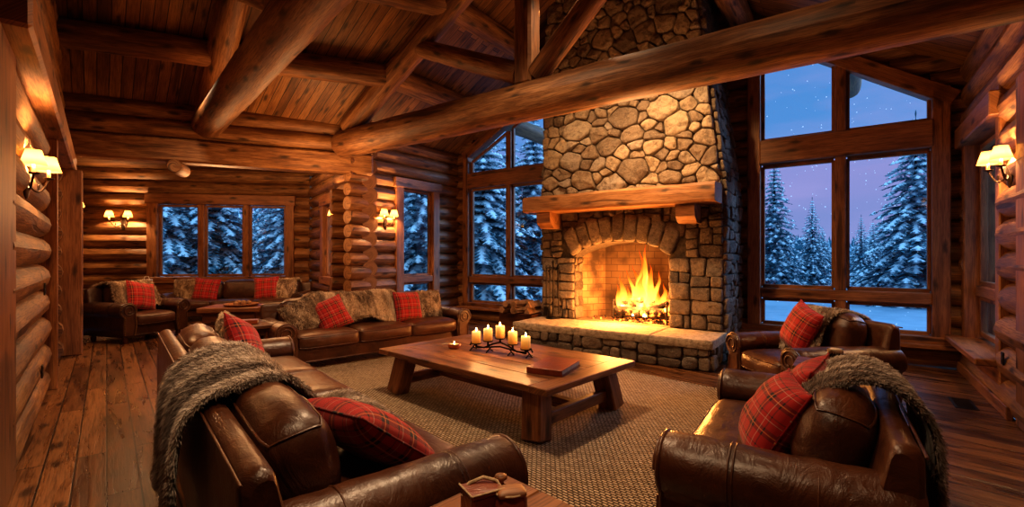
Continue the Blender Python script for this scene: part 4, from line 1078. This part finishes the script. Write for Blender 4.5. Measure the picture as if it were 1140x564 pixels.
ctr=(-.13,4.71); CA=R(137.0)
ct=thing('coffee_table','large rustic wooden trestle coffee table in the middle of the rug','coffee table',(*ctr,0),CA)
TL_,TW=2.30,1.34
b=MB(); np_=5
for i in range(np_): w=(TW-.0)/np_; b.box((0,-TW/2+w*(i+.5),.445),(TL_-.36,w-.003,.052),ch=.005)
for sx in (-1,1): b.box((sx*(TL_/2-.09),0,.445),(.178,TW,.054),ch=.006)
b.build('table_top',M['table'],ct)
b=MB()
for sy in (-1,1): b.box((0,sy*(TW/2-.16),.385),(TL_-.4,.05,.07))
for sx in (-1,1): b.box((sx*(TL_/2-.28),0,.385),(.08,TW-.24,.07))
b.build('apron',M['table'],ct)
for sx in (-1,1):
    for sy in (-1,1):
        b=MB(); b.bar((sx*(TL_/2-.19),sy*(TW/2-.11),.018),(sx*(TL_/2-.25),sy*(TW/2-.19),.42),.19,.165,up=(1,0,0),ch=.012); b.build('leg',M['table'],ct)
for sx in (-1,1):
    b=MB(); b.box((sx*(TL_/2-.215),0,.15),(.07,TW-.26,.10),ch=.008); b.build('stretcher',M['table'],ct)
b=MB(); b.box((0,0,.155),(TL_-.46,.09,.09),ch=.008); b.build('stretcher',M['table'],ct)
# candelabra
cb=thing('candle_holder','wrought iron arched candle holder with scroll feet on the coffee table','candle holder',(-.12,4.74,.472),R(-32))
xs=[-.30,-.15,0,.15,.30]; hz=[.075,.115,.155,.11,.075]
b=MB(); b.tube([(-.38,0,.05),(-.36,0,.085),(-.33,0,.075),(-.30,0,.045),(-.2,0,.04),(-.1,0,.085),(0,0,.115),(.1,0,.085),(.2,0,.04),(.30,0,.045),(.33,0,.075),(.36,0,.085),(.38,0,.05)],.009,8); b.tube([(-.3,.0,.03),(0,0,.07),(.3,0,.03)],.008,8); b.build('frame',M['iron'],cb)
for sx in (-1,1):
    for k,(px) in enumerate((.13,.34)):
        b=MB(); P=[]
        for i in range(20): a=i/19*2.6*math.pi; r=.036*(1-.65*i/19); P.append((sx*(px+.02*0)+sx*r*math.cos(a)-sx*.0,0.0,.037+r*math.sin(a-math.pi/2)*1.0))
        b.tube(P,.007,6); b.tube([(sx*px,-.06,.006),(sx*px,0,.03),(sx*px,.06,.006)],.007,6); b.build('scroll_foot',M['iron'],cb)
for x,h in zip(xs,hz):
    b=MB(); b.lathe([(.012,h-.045),(.01,h-.012),(.05,h-.006),(.056,h+.006),(.05,h+.004),(.0,h)],20,(x,0,0)); b.build('drip_pan',M['iron'],cb)
CBM=rootM(cb); cl=['leftmost','second from left','tallest middle','second from right','rightmost']
cand=None
for i,(x,h) in enumerate(zip(xs,hz)):
    p=CBM@Vector((x,0,h+.005))
    if cand is None:
        cand=thing('pillar_candle','','candle',p,0,'lit pillar candles')
        b=MB(); b.lathe([(.045,0),(.047,.01),(.046,.115),(.043,.122),(.034,.117),(0,.113)],22); b.build('wax_body',M['wax'],cand)
        b=MB(); b.tube([(0,0,.112),(.002,0,.128)],.0025,5); b.build('wick',M['iron'],cand)
        b=MB(); b.lathe([(.001,.122),(.007,.130),(.0075,.136),(.005,.146),(.0022,.156),(.0003,.162)],10); b.build('flame',M['cflame'],cand); c=cand
    else: c=dup(cand,None,p,i*.7)
    c['label']='lit pillar candle, %s of the five on the iron holder'%cl[i]
# book
bk=thing('book','red brown leather bound book lying closed on the coffee table','book',(.375,4.09,.472),R(63))
b=MB(); b.box((0,0,.004),(.47,.32,.007),ch=.002); b.box((0,0,.049),(.47,.32,.007),ch=.002); rs=[]
b.box((-.238,0,.0265),(.012,.32,.052),ch=.005); b.build('cover',M['bookred'],bk)
b=MB(); b.box((.0,.003,.0265),(.455,.30,.038),ch=.002); b.build('pages',M['paper'],bk)
# tealight bowl
tb=thing('tealight_bowl','small copper tealight bowl at the far left of the coffee table','tealight',(-.62,5.02,.472),.4)
b=MB(); b.lathe([(.05,0),(.066,.012),(.072,.045),(.066,.052),(.060,.045),(.055,.02),(0,.018)],20); b.build('bowl',M['copper'],tb)
b=MB(); b.lathe([(.056,.02),(.056,.043),(0,.041)],16); b.build('wax',M['wax'],tb)
b=MB(); b.lathe([(.001,.042),(.006,.05),(.006,.06),(.001,.075)],8); b.build('flame',M['cflame'],tb)
b=MB(); b.tube([(-.10,-.02,.048),(.0,.01,.056)],.0035,5); tag(b.build('matchstick',M['paper'],None,(-.65,5.0,.474)),'long match resting across the tealight bowl','matchstick')

def square_table(name,label,loc,rz,w,d,h,mat='table',drawer=False,leg=.07):
    r=thing(name,label,'side table',(*loc,0),rz)
    b=MB(); n=3
    for i in range(n): b.box((0,-d/2+d/n*(i+.5),h-.02),(w,d/n-.002,.04),ch=.005)
    b.build('table_top',M[mat],r)
    b=MB()
    for sy in (-1,1): b.box((0,sy*(d/2-.06),h-.085),(w-.14,.025,.09))
    for sx in (-1,1): b.box((sx*(w/2-.06),0,h-.085),(.025,d-.14,.09))
    b.build('apron',M[mat],r)
    for sx in (-1,1):
        for sy in (-1,1):
            b=MB(); b.box((sx*(w/2-.07),sy*(d/2-.07),(h-.04)/2),(leg,leg,h-.04),ch=.006); b.build('leg',M[mat],r)
    b=MB(); b.box((0,0,.14),(w-.16,d-.16,.025),ch=.004); b.build('shelf',M[mat],r)
    return r
# foreground side table (only its far corner in view)
d1=Vector((.66,.75)); 
fst=square_table('side_table','dark wooden side table at the bottom edge, in front of the sofa arm',(-.035-.0,1.84-.42),R(45.5),.60,.60,.60,'table')
F0=rootM(fst)
bx=thing('leather_box','brown leather strap box on the foreground side table','box',F0@Vector((.045,.135,.601)),R(30))
b=MB(); b.box((0,0,.04),(.115,.10,.08),ch=.008); b.build('case',M['bookred'],bx)
b=MB(); b.box((0,0,.083),(.119,.104,.016),ch=.006); b.build('lid',M['bookred'],bx)
b=MB(); b.tube([(-.058,.03,.06),(-.03,.035,.094),(.02,.03,.104),(.055,.0,.096),(.064,-.03,.07)],.006,6); b.tube([(-.059,-.051,.092),(.059,-.051,.092)],.003,5); b.tube([(-.059,.051,.092),(-.059,-.051,.092)],.003,5); b.build('strap',M['rope'],bx)
sl=thing('leather_pouch','small tan leather pouch with stitched edge on the foreground side table','pouch',F0@Vector((.10,.055,.601)),R(12))
b=MB(); b.soft((0,0,.04),(.10,.075,.08),.03,.008,.003,5,(8,6,6)); b.build('pouch_body',M['bookred'],sl)
b=MB(); b.soft((0,-.0,.082),(.092,.07,.014),.006,.006,.002,8,(8,6,3)); b.build('flap',M['copper'] if 0 else M['timber'],sl)
b=MB(); b.tube([(.05*math.cos(a),.039*math.sin(a),.083) for a in [k*math.pi/8 for k in range(17)]],.0035,5,False); b.build('stitched_edge',M['rope'],sl)
ky=thing('wooden_spool','small turned wooden stopper at the far corner of the foreground side table','wooden stopper',F0@Vector((.21,.215,.601)),0)
b=MB(); b.lathe([(.018,0),(.022,.008),(.012,.016),(.010,.026),(.024,.036),(.022,.046),(0,.05)],14); b.build('knob',M['timber'],ky)
b=MB(); b.tube([(.01,-.01,.008),(.045,-.02,.012),(.075,-.05,.006)],.008,6); b.build('peg',M['paper'],ky)
# side table between the two right armchairs + drink
rst=square_table('side_table','small wooden side table between the two right hand armchairs',(2.46,3.62),R(-36),.46,.42,.62,'table_dark')
gl=thing('drink_glass','glass mug of dark red drink topped with cream on the right side table','drink',(2.47,3.57,.621),R(20))
b=MB(); b.lathe([(.0,0),(.040,.0),(.046,.02),(.052,.125),(.055,.13),(.050,.127),(.045,.02),(.0,.012)],22); b.tube([(.052,0,.105),(.085,0,.10),(.09,0,.05),(.048,0,.03)],.007,6); b.build('glass',M['clear'],gl)
b=MB(); b.lathe([(.0,.014),(.0435,.016),(.048,.095),(0,.095)],20); b.build('drink',M['drink'],gl)
b=MB(); b.lathe([(.0485,.094),(.0505,.12),(.03,.132),(0,.136)],18); b.build('foam',M['foam'],gl)
# corner table between the two sofas
cst=square_table('side_table','small wooden corner table between the foreground sofa and the three seat sofa',(-3.34,5.90),R(42),.52,.52,.60,'table_dark')
bb=thing('book','small red book on the corner table between the sofas','book',(-3.36,5.98,.601),R(20))
b=MB(); b.box((0,0,.004),(.2,.15,.006),ch=.001); b.box((0,0,.046),(.2,.15,.006),ch=.001); b.box((0,-.073,.025),(.2,.006,.048),ch=.001); b.build('cover',M['bookred'],bb)
b=MB(); b.box((0,.0,.025),(.192,.14,.036),ch=.001); b.build('pages',M['paper'],bb)
# alcove coffee table: chest with tray
at_=thing('chest_table','thick wooden chest style coffee table in front of the alcove sofa','coffee table',(-5.30,8.98,0),R(10))
b=MB(); b.box((0,0,.47),(1.05,.80,.09),ch=.012); b.build('table_top',M['table'],at_)
b=MB(); b.box((0,0,.24),(.92,.68,.36),ch=.01); b.build('body',M['table_dark'],at_)
for sx in (-1,1):
    b=MB(); b.box((sx*.23,-.345,.26),(.42,.02,.26),ch=.006); dr=b.build('drawer',M['table_dark'],at_)
    b=MB(); b.tube([(sx*.23-.05,-.355,.26),(sx*.23-.04,-.385,.255),(sx*.23+.04,-.385,.255),(sx*.23+.05,-.355,.26)],.007,6); b.build('handle',M['iron'],dr)
tr=thing('wooden_tray','round wooden tray on the alcove coffee table','tray',(-5.18,8.94,.516),0)
b=MB(); b.lathe([(.0,.0),(.26,.0),(.30,.03),(.305,.05),(.285,.05),(.25,.02),(0,.015)],26); b.build('tray',M['timber'],tr)
for i,(x,y,r) in enumerate(((-.08,.03,.055),(.06,-.04,.06),(.10,.08,.05),(-.05,-.10,.045))):
    q=MB(); q.lathe([(.0,0),(r*.7,.01),(r,r*.7),(r*.75,r*1.4),(0,r*1.7)],12); o=q.build('pine_cone',M['firewood'],None,(-5.18+x,8.94+y,.532))
    tag(o,['pale pine cone at the left of the round tray','pale pine cone at the front of the round tray','pale pine cone at the back right of the round tray','smallest pine cone on the round tray'][i],'pine cone','pine cones on the tray')
# side table and lantern by the alcove, beside the left armchair
lt=thing('side_table','small round dark side table between the left armchair and the alcove sofa','side table',(-7.95,10.15,0),0)
b=MB(); b.lathe([(.0,.60),(.26,.60),(.27,.615),(.26,.63),(0,.63)],24); b.build('table_top',M['table_dark'],lt)
b=MB(); b.lathe([(.2,0),(.19,.03),(.05,.06),(.035,.3),(.05,.56),(.1,.6)],16); b.build('pedestal',M['table_dark'],lt)
ln=thing('candle_lantern','small glass and white metal candle lantern on the round side table','lantern',(-7.90,10.1,.631),R(20))
b=MB(); b.box((0,0,.012),(.17,.17,.024)); b.box((0,0,.33),(.17,.17,.02))
for sx in (-1,1):
    for sy in (-1,1): b.box((sx*.075,sy*.075,.17),(.016,.016,.32))
b.tube([(-.05,0,.34),(-.03,0,.40),(.03,0,.40),(.05,0,.34)],.006,6); b.build('lantern_frame',M['ceramic'],ln)
b=MB(); b.lathe([(.035,.024),(.035,.15),(0,.15)],14); b.build('candle',M['ceramic'],ln)
# ---------------------------------------------------------------- wall sconces
def light(name,typ,loc,power,color,radius=.04,**kw):
    l=bpy.data.lights.new(name,typ); l.energy=power; l.color=color
    if typ!='SUN': l.shadow_soft_size=radius
    for k,v in kw.items(): setattr(l,k,v)
    o=bpy.data.objects.new(name,l); C.objects.link(o); o.location=loc; return o
WARM=(1.0,.56,.25)
SP=30.0
def sconce(label,p,nrm,z,two=True,spread=.10,out=.13,power=1.0,sc=1.0,rot=0.0):
    ang=math.atan2(nrm[1],nrm[0])+math.pi/2+rot     # local -y points into the room
    r=thing('wall_sconce',label,'wall lamp',(p[0],p[1],z),ang,'twin shade wall sconces' if two else None)
    r.scale=(sc,sc,sc)
    b=MB(); rs=[]
    for t,w in ((-.16,.012),(-.13,.03),(-.05,.045),(.05,.045),(.13,.03),(.17,.010)): rs.append([(w*math.cos(a),-.012+.5*w*math.sin(a)-.006,t) for a in [2*math.pi*i/12 for i in range(12)]])
    b.rings(rs); b.build('backplate',M['bronze'],r)
    xs=(-spread,spread) if two else (0,)
    for x in xs:
        b=MB(); P=[]
        for i in range(13):
            t=i/12; P.append((x*t**.8,-.02-(out-.02)*t,-.03-.075*math.sin(t*math.pi)*(1)+.05*t*t))
        b.tube(P,.008,8); P=[]
        for i in range(16): a=i/15*2.3*math.pi; q=.026*(1-.6*i/15); P.append((x*.55+q*math.cos(a)*.4,-out*.6,-.055+q*math.sin(a)))
        b.tube(P,.005,6)
        b.lathe([(.0,-.005),(.030,.0),(.038,.012),(.030,.014),(.0,.012)],14,(x,-out,.02)); arm=b.build('arm',M['bronze'],r)
        b=MB(); b.lathe([(.012,.03),(.012,.095),(0,.1)],10,(x,-out,0)); b.build('candle_sleeve',M['wax'],r)
        b=MB(); n=20
        rs=[[(x+q*math.cos(2*math.pi*k/n),-out+q*math.sin(2*math.pi*k/n),zz) for k in range(n)] for q,zz in ((.080,.085),(.046,.205))]
        b.rings(rs,True,False); b.build('lamp_shade',M['shade'],r)
        q=Matrix.Translation(r.location)@Matrix.Rotation(ang,4,'Z')@Vector((x*sc,-out*sc,.14*sc))
        light('sconce_bulb','POINT',q,SP*power,WARM,.03)
    return r
inn=lambda d:Vector((d[0],d[1])).normalized()
lnr=lin
sconce('near left wall sconce with twin cream shades, beside the timber post',Vector((-3.85,3.68))+lnr*.0,lnr,2.07,spread=.15,out=.105,rot=-.22,power=.9)
sconce('sconce with cream shade on the log wall behind the timber post, above the left armchair',Vector((-7.62,7.88))+lnr*.03,lnr,2.22,spread=.06,out=.16,power=.9,sc=1.15)
da=(V2(AR)-V2(AL)).normalized(); na=Vector((da.y,-da.x))
sconce('twin shade sconce on the alcove log wall left of the three pane window',Vector((-9.86,11.87)),na,2.34,spread=.16,out=.16,power=1.35,sc=1.3)
nse=-oA
sconce('sconce on the alcove side wall to the right of its narrow window',V2(AR)+dA*2.93,nse,2.26,spread=.10,out=.14,power=1.0,sc=1.1)
de=(V2(GL)-V2(PW)).normalized(); ne=Vector((de.y,-de.x))
sconce('twin shade sconce on the end wall, between the log ends and the single window',V2(PW)+de*.48,ne,2.16,spread=.11,out=.13,power=1.0,sc=1.1)
sconce('right wall sconce with twin cream shades beside the window trim',V2(GR)+rd*2.13,rin,2.24,spread=.13,out=.12,rot=.15,power=.9)

# floor vent and wall outlets
fv=thing('floor_vent','dark metal floor vent near the right log wall','floor vent',(4.46,4.62,.001),math.atan2(rd.y,rd.x))
b=MB(); b.box((0,0,.003),(.42,.17,.006),ch=.002); b.build('frame',M['iron'],fv)
for i in range(12):
    b=MB(); b.box((-.17+.031*i,0,.008),(.012,.13,.005),ch=.001); b.build('louver',M['bronze'],fv)
def outlet(label,p,nrm,z):
    ang=math.atan2(nrm[1],nrm[0])+math.pi/2; o=thing('wall_outlet',label,'outlet',(p[0],p[1],z),ang)
    b=MB(); b.box((0,0,0),(.075,.012,.115),ch=.004); b.build('cover_plate',M['iron'],o)
    b=MB()
    for dz in (-.025,.025): b.box((0,-.007,dz),(.035,.004,.03),ch=.002)
    b.build('socket',M['bronze'],o)
outlet('dark outlet plate on the logs of the right wall',rw(2.12,.06,.52)[:2],rin,.52)
outlet('dark switch plate on the logs of the left wall',lw(2.35,.06,1.2)[:2],lin,1.15)
outlet('dark outlet plate low on the logs of the left wall',lw(2.1,.06,.45)[:2],lin,.42)

# ---------------------------------------------------------------- lamps
fl_=fpw(.15,.20,ZH+.42); light('fire_light','POINT',fl_,120,(1,.36,.075),.16)
fl2=fpw(-.1,-.25,ZH+.35); light('fire_glow','POINT',fl2,75,(1,.40,.10),.2)
for i,(x,h) in enumerate(zip([-.30,-.15,0,.15,.30],hz)):
    light('candle_light','POINT',CBM@Vector((x,0,h+.2)),1.6,(1,.5,.17),.02)
def spot(name,loc,target,power,ang,col,blend=.6,rad=.06):
    o=light(name,'SPOT',loc,power,col,rad,spot_size=R(ang),spot_blend=blend); o.rotation_euler=(Vector(target)-Vector(loc)).to_track_quat('-Z','Y').to_euler(); return o
# two picture lights on the truss washing the chimney
spot('chimney_spot',fpw(-.45,-1.75,4.75),fpw(-.45,0,2.95),260,62,(1,.62,.29),.9)
spot('chimney_spot',fpw(.75,-1.75,4.75),fpw(.75,0,2.95),330,62,(1,.62,.29),.9)
for (x,y,z,p) in ((-4.6,6.6,4.2,130),(-.6,4.4,5.0,420),(1.8,3.6,4.9,200),(1.0,6.0,5.2,130),(-.4,1.2,3.7,90)):
    spot('overhead_fill',(x,y,z),(x,y,0),p,130,(1,.66,.38),1.0,.12)  # unseen overhead spots added as warm ambient fill, no fixtures
for (x,y,z,p) in ((-7.6,9.6,3.5,45),(-5.2,10.4,3.5,45)): light('alcove_light','POINT',(x,y,z),p*.5,WARM,.1)
light('ceiling_fill','POINT',(-5.6,8.9,2.4),60,(1,.5,.2),.4)  # these three points are added in mid-air to brighten the ceiling boards
light('ceiling_fill','POINT',(-3.2,7.6,2.7),60,(1,.5,.2),.5)
light('ceiling_fill','POINT',(1.6,6.0,2.9),40,(1,.5,.2),.4)
# ---------------------------------------------------------------- outdoors
def ground():
    b=MB(); n=90; P=[]
    for i in range(n+1):
        row=[]
        for j in range(n+1):
            x=-70+160*j/n; y=-10+120*i/n
            z=-.55+.5*nz(x*.06,y*.06)+.18*nz(x*.25,y*.25)
            d=math.hypot(x-0,y-5)
            if d<16: z=min(z,-.45)
            z+=max(0,(y-40))*.03
            z+=1.7*math.exp(-((x+9.5)**2/14+(y-19)**2/10))
            row.append((x,y,z))
        P.append(row)
    b.grid(P); tag(b.build('snowy_ground',M['snow']),kind='structure')
ground()
def hills():
    b=MB(); P=[]
    for k,(yy,base) in enumerate(((62,-1),(72,2.2),(85,4.5),(100,5.6),(125,4.5))):
        row=[]
        for j in range(121):
            x=-90+240*j/120; z=base*(.7+.45*nz(x*.028,yy*.02)+.16*nz(x*.11,yy*.1))+(.5*abs(nz(x*1.1,yy)) if k else 0)
            row.append((x,yy,z))
        P.append(row)
    b.grid(P); tag(b.build('distant_hill',M['hill']),'dark forested hillside far beyond the windows','hill')
hills()
def spruce(seed,h,rad,dens=1.0,snow=.5):
    rr=random.Random(seed); b=MB(); nw=int(30*dens)
    def twig(p,d,L,w,k):
        s=d.cross(Vector((0,0,1)))
        if s.length<1e-3: s=Vector((1,0,0))
        s.normalize(); s*=w; m=p+d*L*.5+Vector((0,0,.02*L)); e=p+d*L-Vector((0,0,.12*L))
        b.add([p,m+s,e,m-s],[(0,1,2),(0,2,3)],None,k,False)
    for i in range(nw):
        f=i/nw; z=h*(.05+.93*f); R0=rad*(1-f)**.85*rr.uniform(.85,1.12)+.05
        nb=max(5,int(11*(1-f)+4)); a0=rr.random()*6
        for j in range(nb):
            a=a0+2*math.pi*j/nb+rr.uniform(-.25,.25); L=R0*rr.uniform(.75,1.12); d=Vector((math.cos(a),math.sin(a),0))
            droop=.22+.28*(1-f)+rr.uniform(-.06,.1); ns=max(3,int(5+L*3))
            for k in range(ns):
                t=(k+.5)/ns; p=d*(L*t)+Vector((0,0,z+.10*L*t-droop*L*t*t)); w=L*.34*(1-t*.62)
                for sg in (-1,1):
                    dd=Matrix.Rotation(sg*rr.uniform(.5,.95),3,'Z')@d; twig(p,(dd+Vector((0,0,-.18))).normalized(),w*rr.uniform(.8,1.25)+.06,.05+.04*w,.02+rr.random()*.22)
                if rr.random()<snow*1.15*(.55+.6*t):
                    # snow resting on the branch
                    q=p+Vector((0,0,.035)); s=Vector((-d.y,d.x,0)); e=w*rr.uniform(.42,.8)+.05; g=L/ns*.85
                    V=[q-d*g-s*e*.5-Vector((0,0,.02)),q-d*g+s*e*.5-Vector((0,0,.02)),q+d*g*.3+s*e-Vector((0,0,.06+.15*e)),q+d*g*1.1-Vector((0,0,.06+droop*g)),q+d*g*.3-s*e-Vector((0,0,.06+.15*e)),q+Vector((0,0,.05+.06*e))]
                    b.add(V,[(0,1,5),(1,2,5),(2,3,5),(3,4,5),(4,0,5)],None,.95,True)
    for k in range(6): twig(Vector((0,0,h*.96)),Vector((.05*rr.uniform(-1,1),.05*rr.uniform(-1,1),1)).normalized(),h*.06,.03,.3)
    return b
protos=[]
def tree(kind,label,loc,rz,s,group):
    if kind not in protos_d:
        sd,h,r,de,sn=KIND[kind]; root=thing('snowy_spruce',label,'tree',loc,rz,group)
        spruce(sd,h,r,de,sn).build('foliage',M['needles'],root)
        b=MB(); b.log((0,0,-.4),(0,0,h*.97),.035*h*.55,.01,8,.05); b.build('trunk',M['bark'],root); protos_d[kind]=root; root.scale=(s,s,s); return root
    c=dup(protos_d[kind],label,loc,rz,(s,s,s)); c['group']=group; return c
protos_d={}
KIND={'slim':(5,8,1.75,1.15,.40),'full':(9,8,2.4,1.1,.55),'heavy':(14,8,2.6,.95,.95),'open':(21,8,2.1,.8,.7)}
T=[('slim','tall slim snowy spruce in the left pane of the big right window',(14.6,26,-.6),1,.98),
('slim','middle sized slim spruce standing centre left in the big right window',(19.6,30.5,-.6),2,.74),
('slim','smallest slim spruce right of the mullion in the big right window',(24.3,32.5,-.6),3.3,.62),
('full','tallest snow covered spruce at the right edge of the big right window',(15.9,18.4,-.6),4.1,.97),
('full','wide snowy spruce low behind the slim pair in the right window',(22.0,38,-.6),.6,.5),
('heavy','low snow laden spruce at lower left of the big right window',(17.2,36,-.6),2.6,.52),
('heavy','low snow laden spruce at lower right of the big right window',(28.6,37,-.6),5.2,.62),
('full','bushy spruce between the mullion and the tall spruce in the right window',(24.6,37,-.6),3.8,.55),
('heavy','snow laden spruce filling the left pane beside the chimney',(-1.1,18.0,-.6),1.1,1.0),
('full','dark snowy spruce in the pane nearest the chimney',(.9,19.5,-.6),2.2,1.02),
('open','open branched snowy spruce behind the panes left of the chimney',(-.2,24,-.6),.4,1.15),
('open','open branched spruce centred in the single end wall window',(-3.0,15.6,-.6),3.0,.9),
('heavy','snow laden spruce at the left of the end wall window',(-4.6,18.8,-.6),4.4,1.05),
('full','dark spruce at the right of the end wall window',(-2.6,20.5,-.6),5.5,1.1),
('heavy','snow laden spruce filling the left pane of the alcove window',(-12.9,17.3,-.6),2.4,1.0),
('full','large snowy spruce at the left of the middle alcove pane',(-11.6,18.2,-.6),.9,.98),
('open','thin snowy spruce in the right pane of the alcove window',(-8.5,17.5,-.6),5.0,.82),
('heavy','distant snow laden spruce in the middle alcove pane',(-12.2,24.5,-.6),1.5,1.0),
('full','dark spruce far behind the right pane of the alcove window',(-10.9,23.0,-.6),3.6,1.05),
('open','snowy spruce seen through the narrow alcove side window',(-6.2,17.2,-.6),.2,.95),
('full','snowy spruce outside the right wall window',(14.6,8.6,-.6),2.9,.85)]
for k,l,p,r,s in T: tree(k,l,p,r,s,'snowy spruces outside')
# far forest: uncountable, one object
b=MB(); rr=random.Random(4)
def farcone(x,y,h,r):
    z0=-.6+max(0,(y-40))*.03; K=7
    for t in range(K):
        f=t/K; zz=z0+h*(.06+.94*f); q=r*(1-f)*1.15+.05; n=9; a0=rr.random()
        V=[(x+q*(1 if i%2 else .6)*math.cos(a0+6.283*i/n),y+q*(1 if i%2 else .6)*math.sin(a0+6.283*i/n),zz-.10*q-(.12*q if i%2 else 0)) for i in range(n)]+[(x,y,zz+h*.2)]
        b.add(V,[(i,(i+1)%n,n) for i in range(n)],None,[(.9 if rr.random()<.34 else .1) for i in range(n)]+[.25],False)
for i in range(1000):
    x=rr.uniform(-60,75); y=rr.uniform(27,60)
    if x/y>.42: y=rr.uniform(40,60)
    h=rr.uniform(3.2,6.5) if x/y<.42 else rr.uniform(2.2,3.9)
    farcone(x,y,h,h*.26)
tag(b.build('distant_forest',M['needles']),'dense snowy forest in the distance outside the windows','forest',None,'stuff')
# falling snow
b=MB(); rr=random.Random(9)
for i in range(900):
    y=rr.uniform(9,22); x=rr.uniform(.45,1.15)*y if i%3 else rr.uniform(-1.1,.4)*y*1.2
    if i%3==0: y+=7
    z=rr.uniform(-.4,9); r=rr.uniform(.007,.019)*(y/14)
    b.lathe([(0,-r),(r*.85,-r*.5),(r*.85,r*.5),(0,r)],5,(x,y,z),cap=False)
tag(b.build('falling_snow',M['flake']),'white snowflakes drifting past the windows','snowflakes',None,'stuff')
# ---------------------------------------------------------------- sky
w=bpy.data.worlds.new('dusk_sky'); bpy.context.scene.world=w; w.use_nodes=True; nt=w.node_tree; nt.nodes.clear()
def wn(t,**k):
    n=nt.nodes.new('ShaderNode'+t)
    for a,c in k.items(): setattr(n,a,c)
    return n
tc=wn('TexCoord'); sp=wn('SeparateXYZ'); nt.links.new(tc.outputs['Generated'],sp.inputs[0])
rp=wn('ValToRGB'); cr=rp.color_ramp
for _ in range(4): cr.elements.new(.5)
for e,(p,c) in zip(cr.elements,[(0,(.10,.19,.40)),(.06,(.14,.18,.38)),(.14,(.18,.19,.40)),(.24,(.06,.18,.41)),(.46,(.045,.165,.39)),(.62,(.27,.68,1.15))]): e.position=p; e.color=(*c,1)
mp_=wn('Mapping'); mp_.inputs['Scale'].default_value=(1.6,1.6,7); ns_=wn('TexNoise'); ns_.inputs['Scale'].default_value=2.2; ns_.inputs['Detail'].default_value=5
nt.links.new(tc.outputs['Generated'],mp_.inputs[0]); nt.links.new(mp_.outputs[0],ns_.inputs['Vector'])
md=wn('Math',operation='MULTIPLY_ADD'); md.inputs[1].default_value=.16; md.inputs[2].default_value=-.08; nt.links.new(ns_.outputs[0],md.inputs[0])
ad=wn('Math',operation='ADD'); nt.links.new(sp.outputs[2],ad.inputs[0]); nt.links.new(md.outputs[0],ad.inputs[1]); nt.links.new(ad.outputs[0],rp.inputs[0])
mx=wn('Mix',data_type='RGBA'); cl_=wn('ValToRGB'); cl_.color_ramp.elements[0].position=.5; cl_.color_ramp.elements[1].position=.72
nt.links.new(ns_.outputs[0],cl_.inputs[0]); ml=wn('Math',operation='MULTIPLY'); ml.inputs[1].default_value=.35; nt.links.new(cl_.outputs[0],ml.inputs[0])
nt.links.new(ml.outputs[0],mx.inputs[0]); nt.links.new(rp.outputs[0],mx.inputs[6]); mx.inputs[7].default_value=(.26,.24,.46,1)
bg=wn('Background'); bg.inputs[1].default_value=1.0; ow=wn('OutputWorld'); nt.links.new(mx.outputs[2],bg.inputs[0]); nt.links.new(bg.outputs[0],ow.inputs[0])
sun=bpy.data.lights.new('blue_sky_fill','SUN'); sun.energy=1.25; sun.color=(.32,.58,1.0); sun.angle=R(25)  # added blue fill, strengthens window light on the chimney side; no moon
so=bpy.data.objects.new('blue_sky_fill',sun); C.objects.link(so); so.location=(20,12,14); so.rotation_euler=Vector((-.93,-.24,-.36)).to_track_quat('-Z','Y').to_euler()
# ---------------------------------------------------------------- camera
cam=bpy.data.cameras.new('camera'); co=bpy.data.objects.new('camera',cam); C.objects.link(co)
cam.sensor_width=36; cam.lens=36*520/1140; cam.shift_y=4/1140; cam.clip_start=.02; cam.clip_end=400
co.location=(0,0,1.45); co.rotation_euler=(R(90),0,0); bpy.context.scene.camera=co
sc=bpy.context.scene
sc.view_settings.view_transform='Standard'; sc.view_settings.look='Medium High Contrast'; sc.view_settings.exposure=0.62
sc.cycles.use_denoising=True; sc.cycles.max_bounces=8; sc.cycles.transparent_max_bounces=16; sc.cycles.sample_clamp_indirect=6
for o in list(bpy.data.objects):
    if '_D' in o: del o['_D']
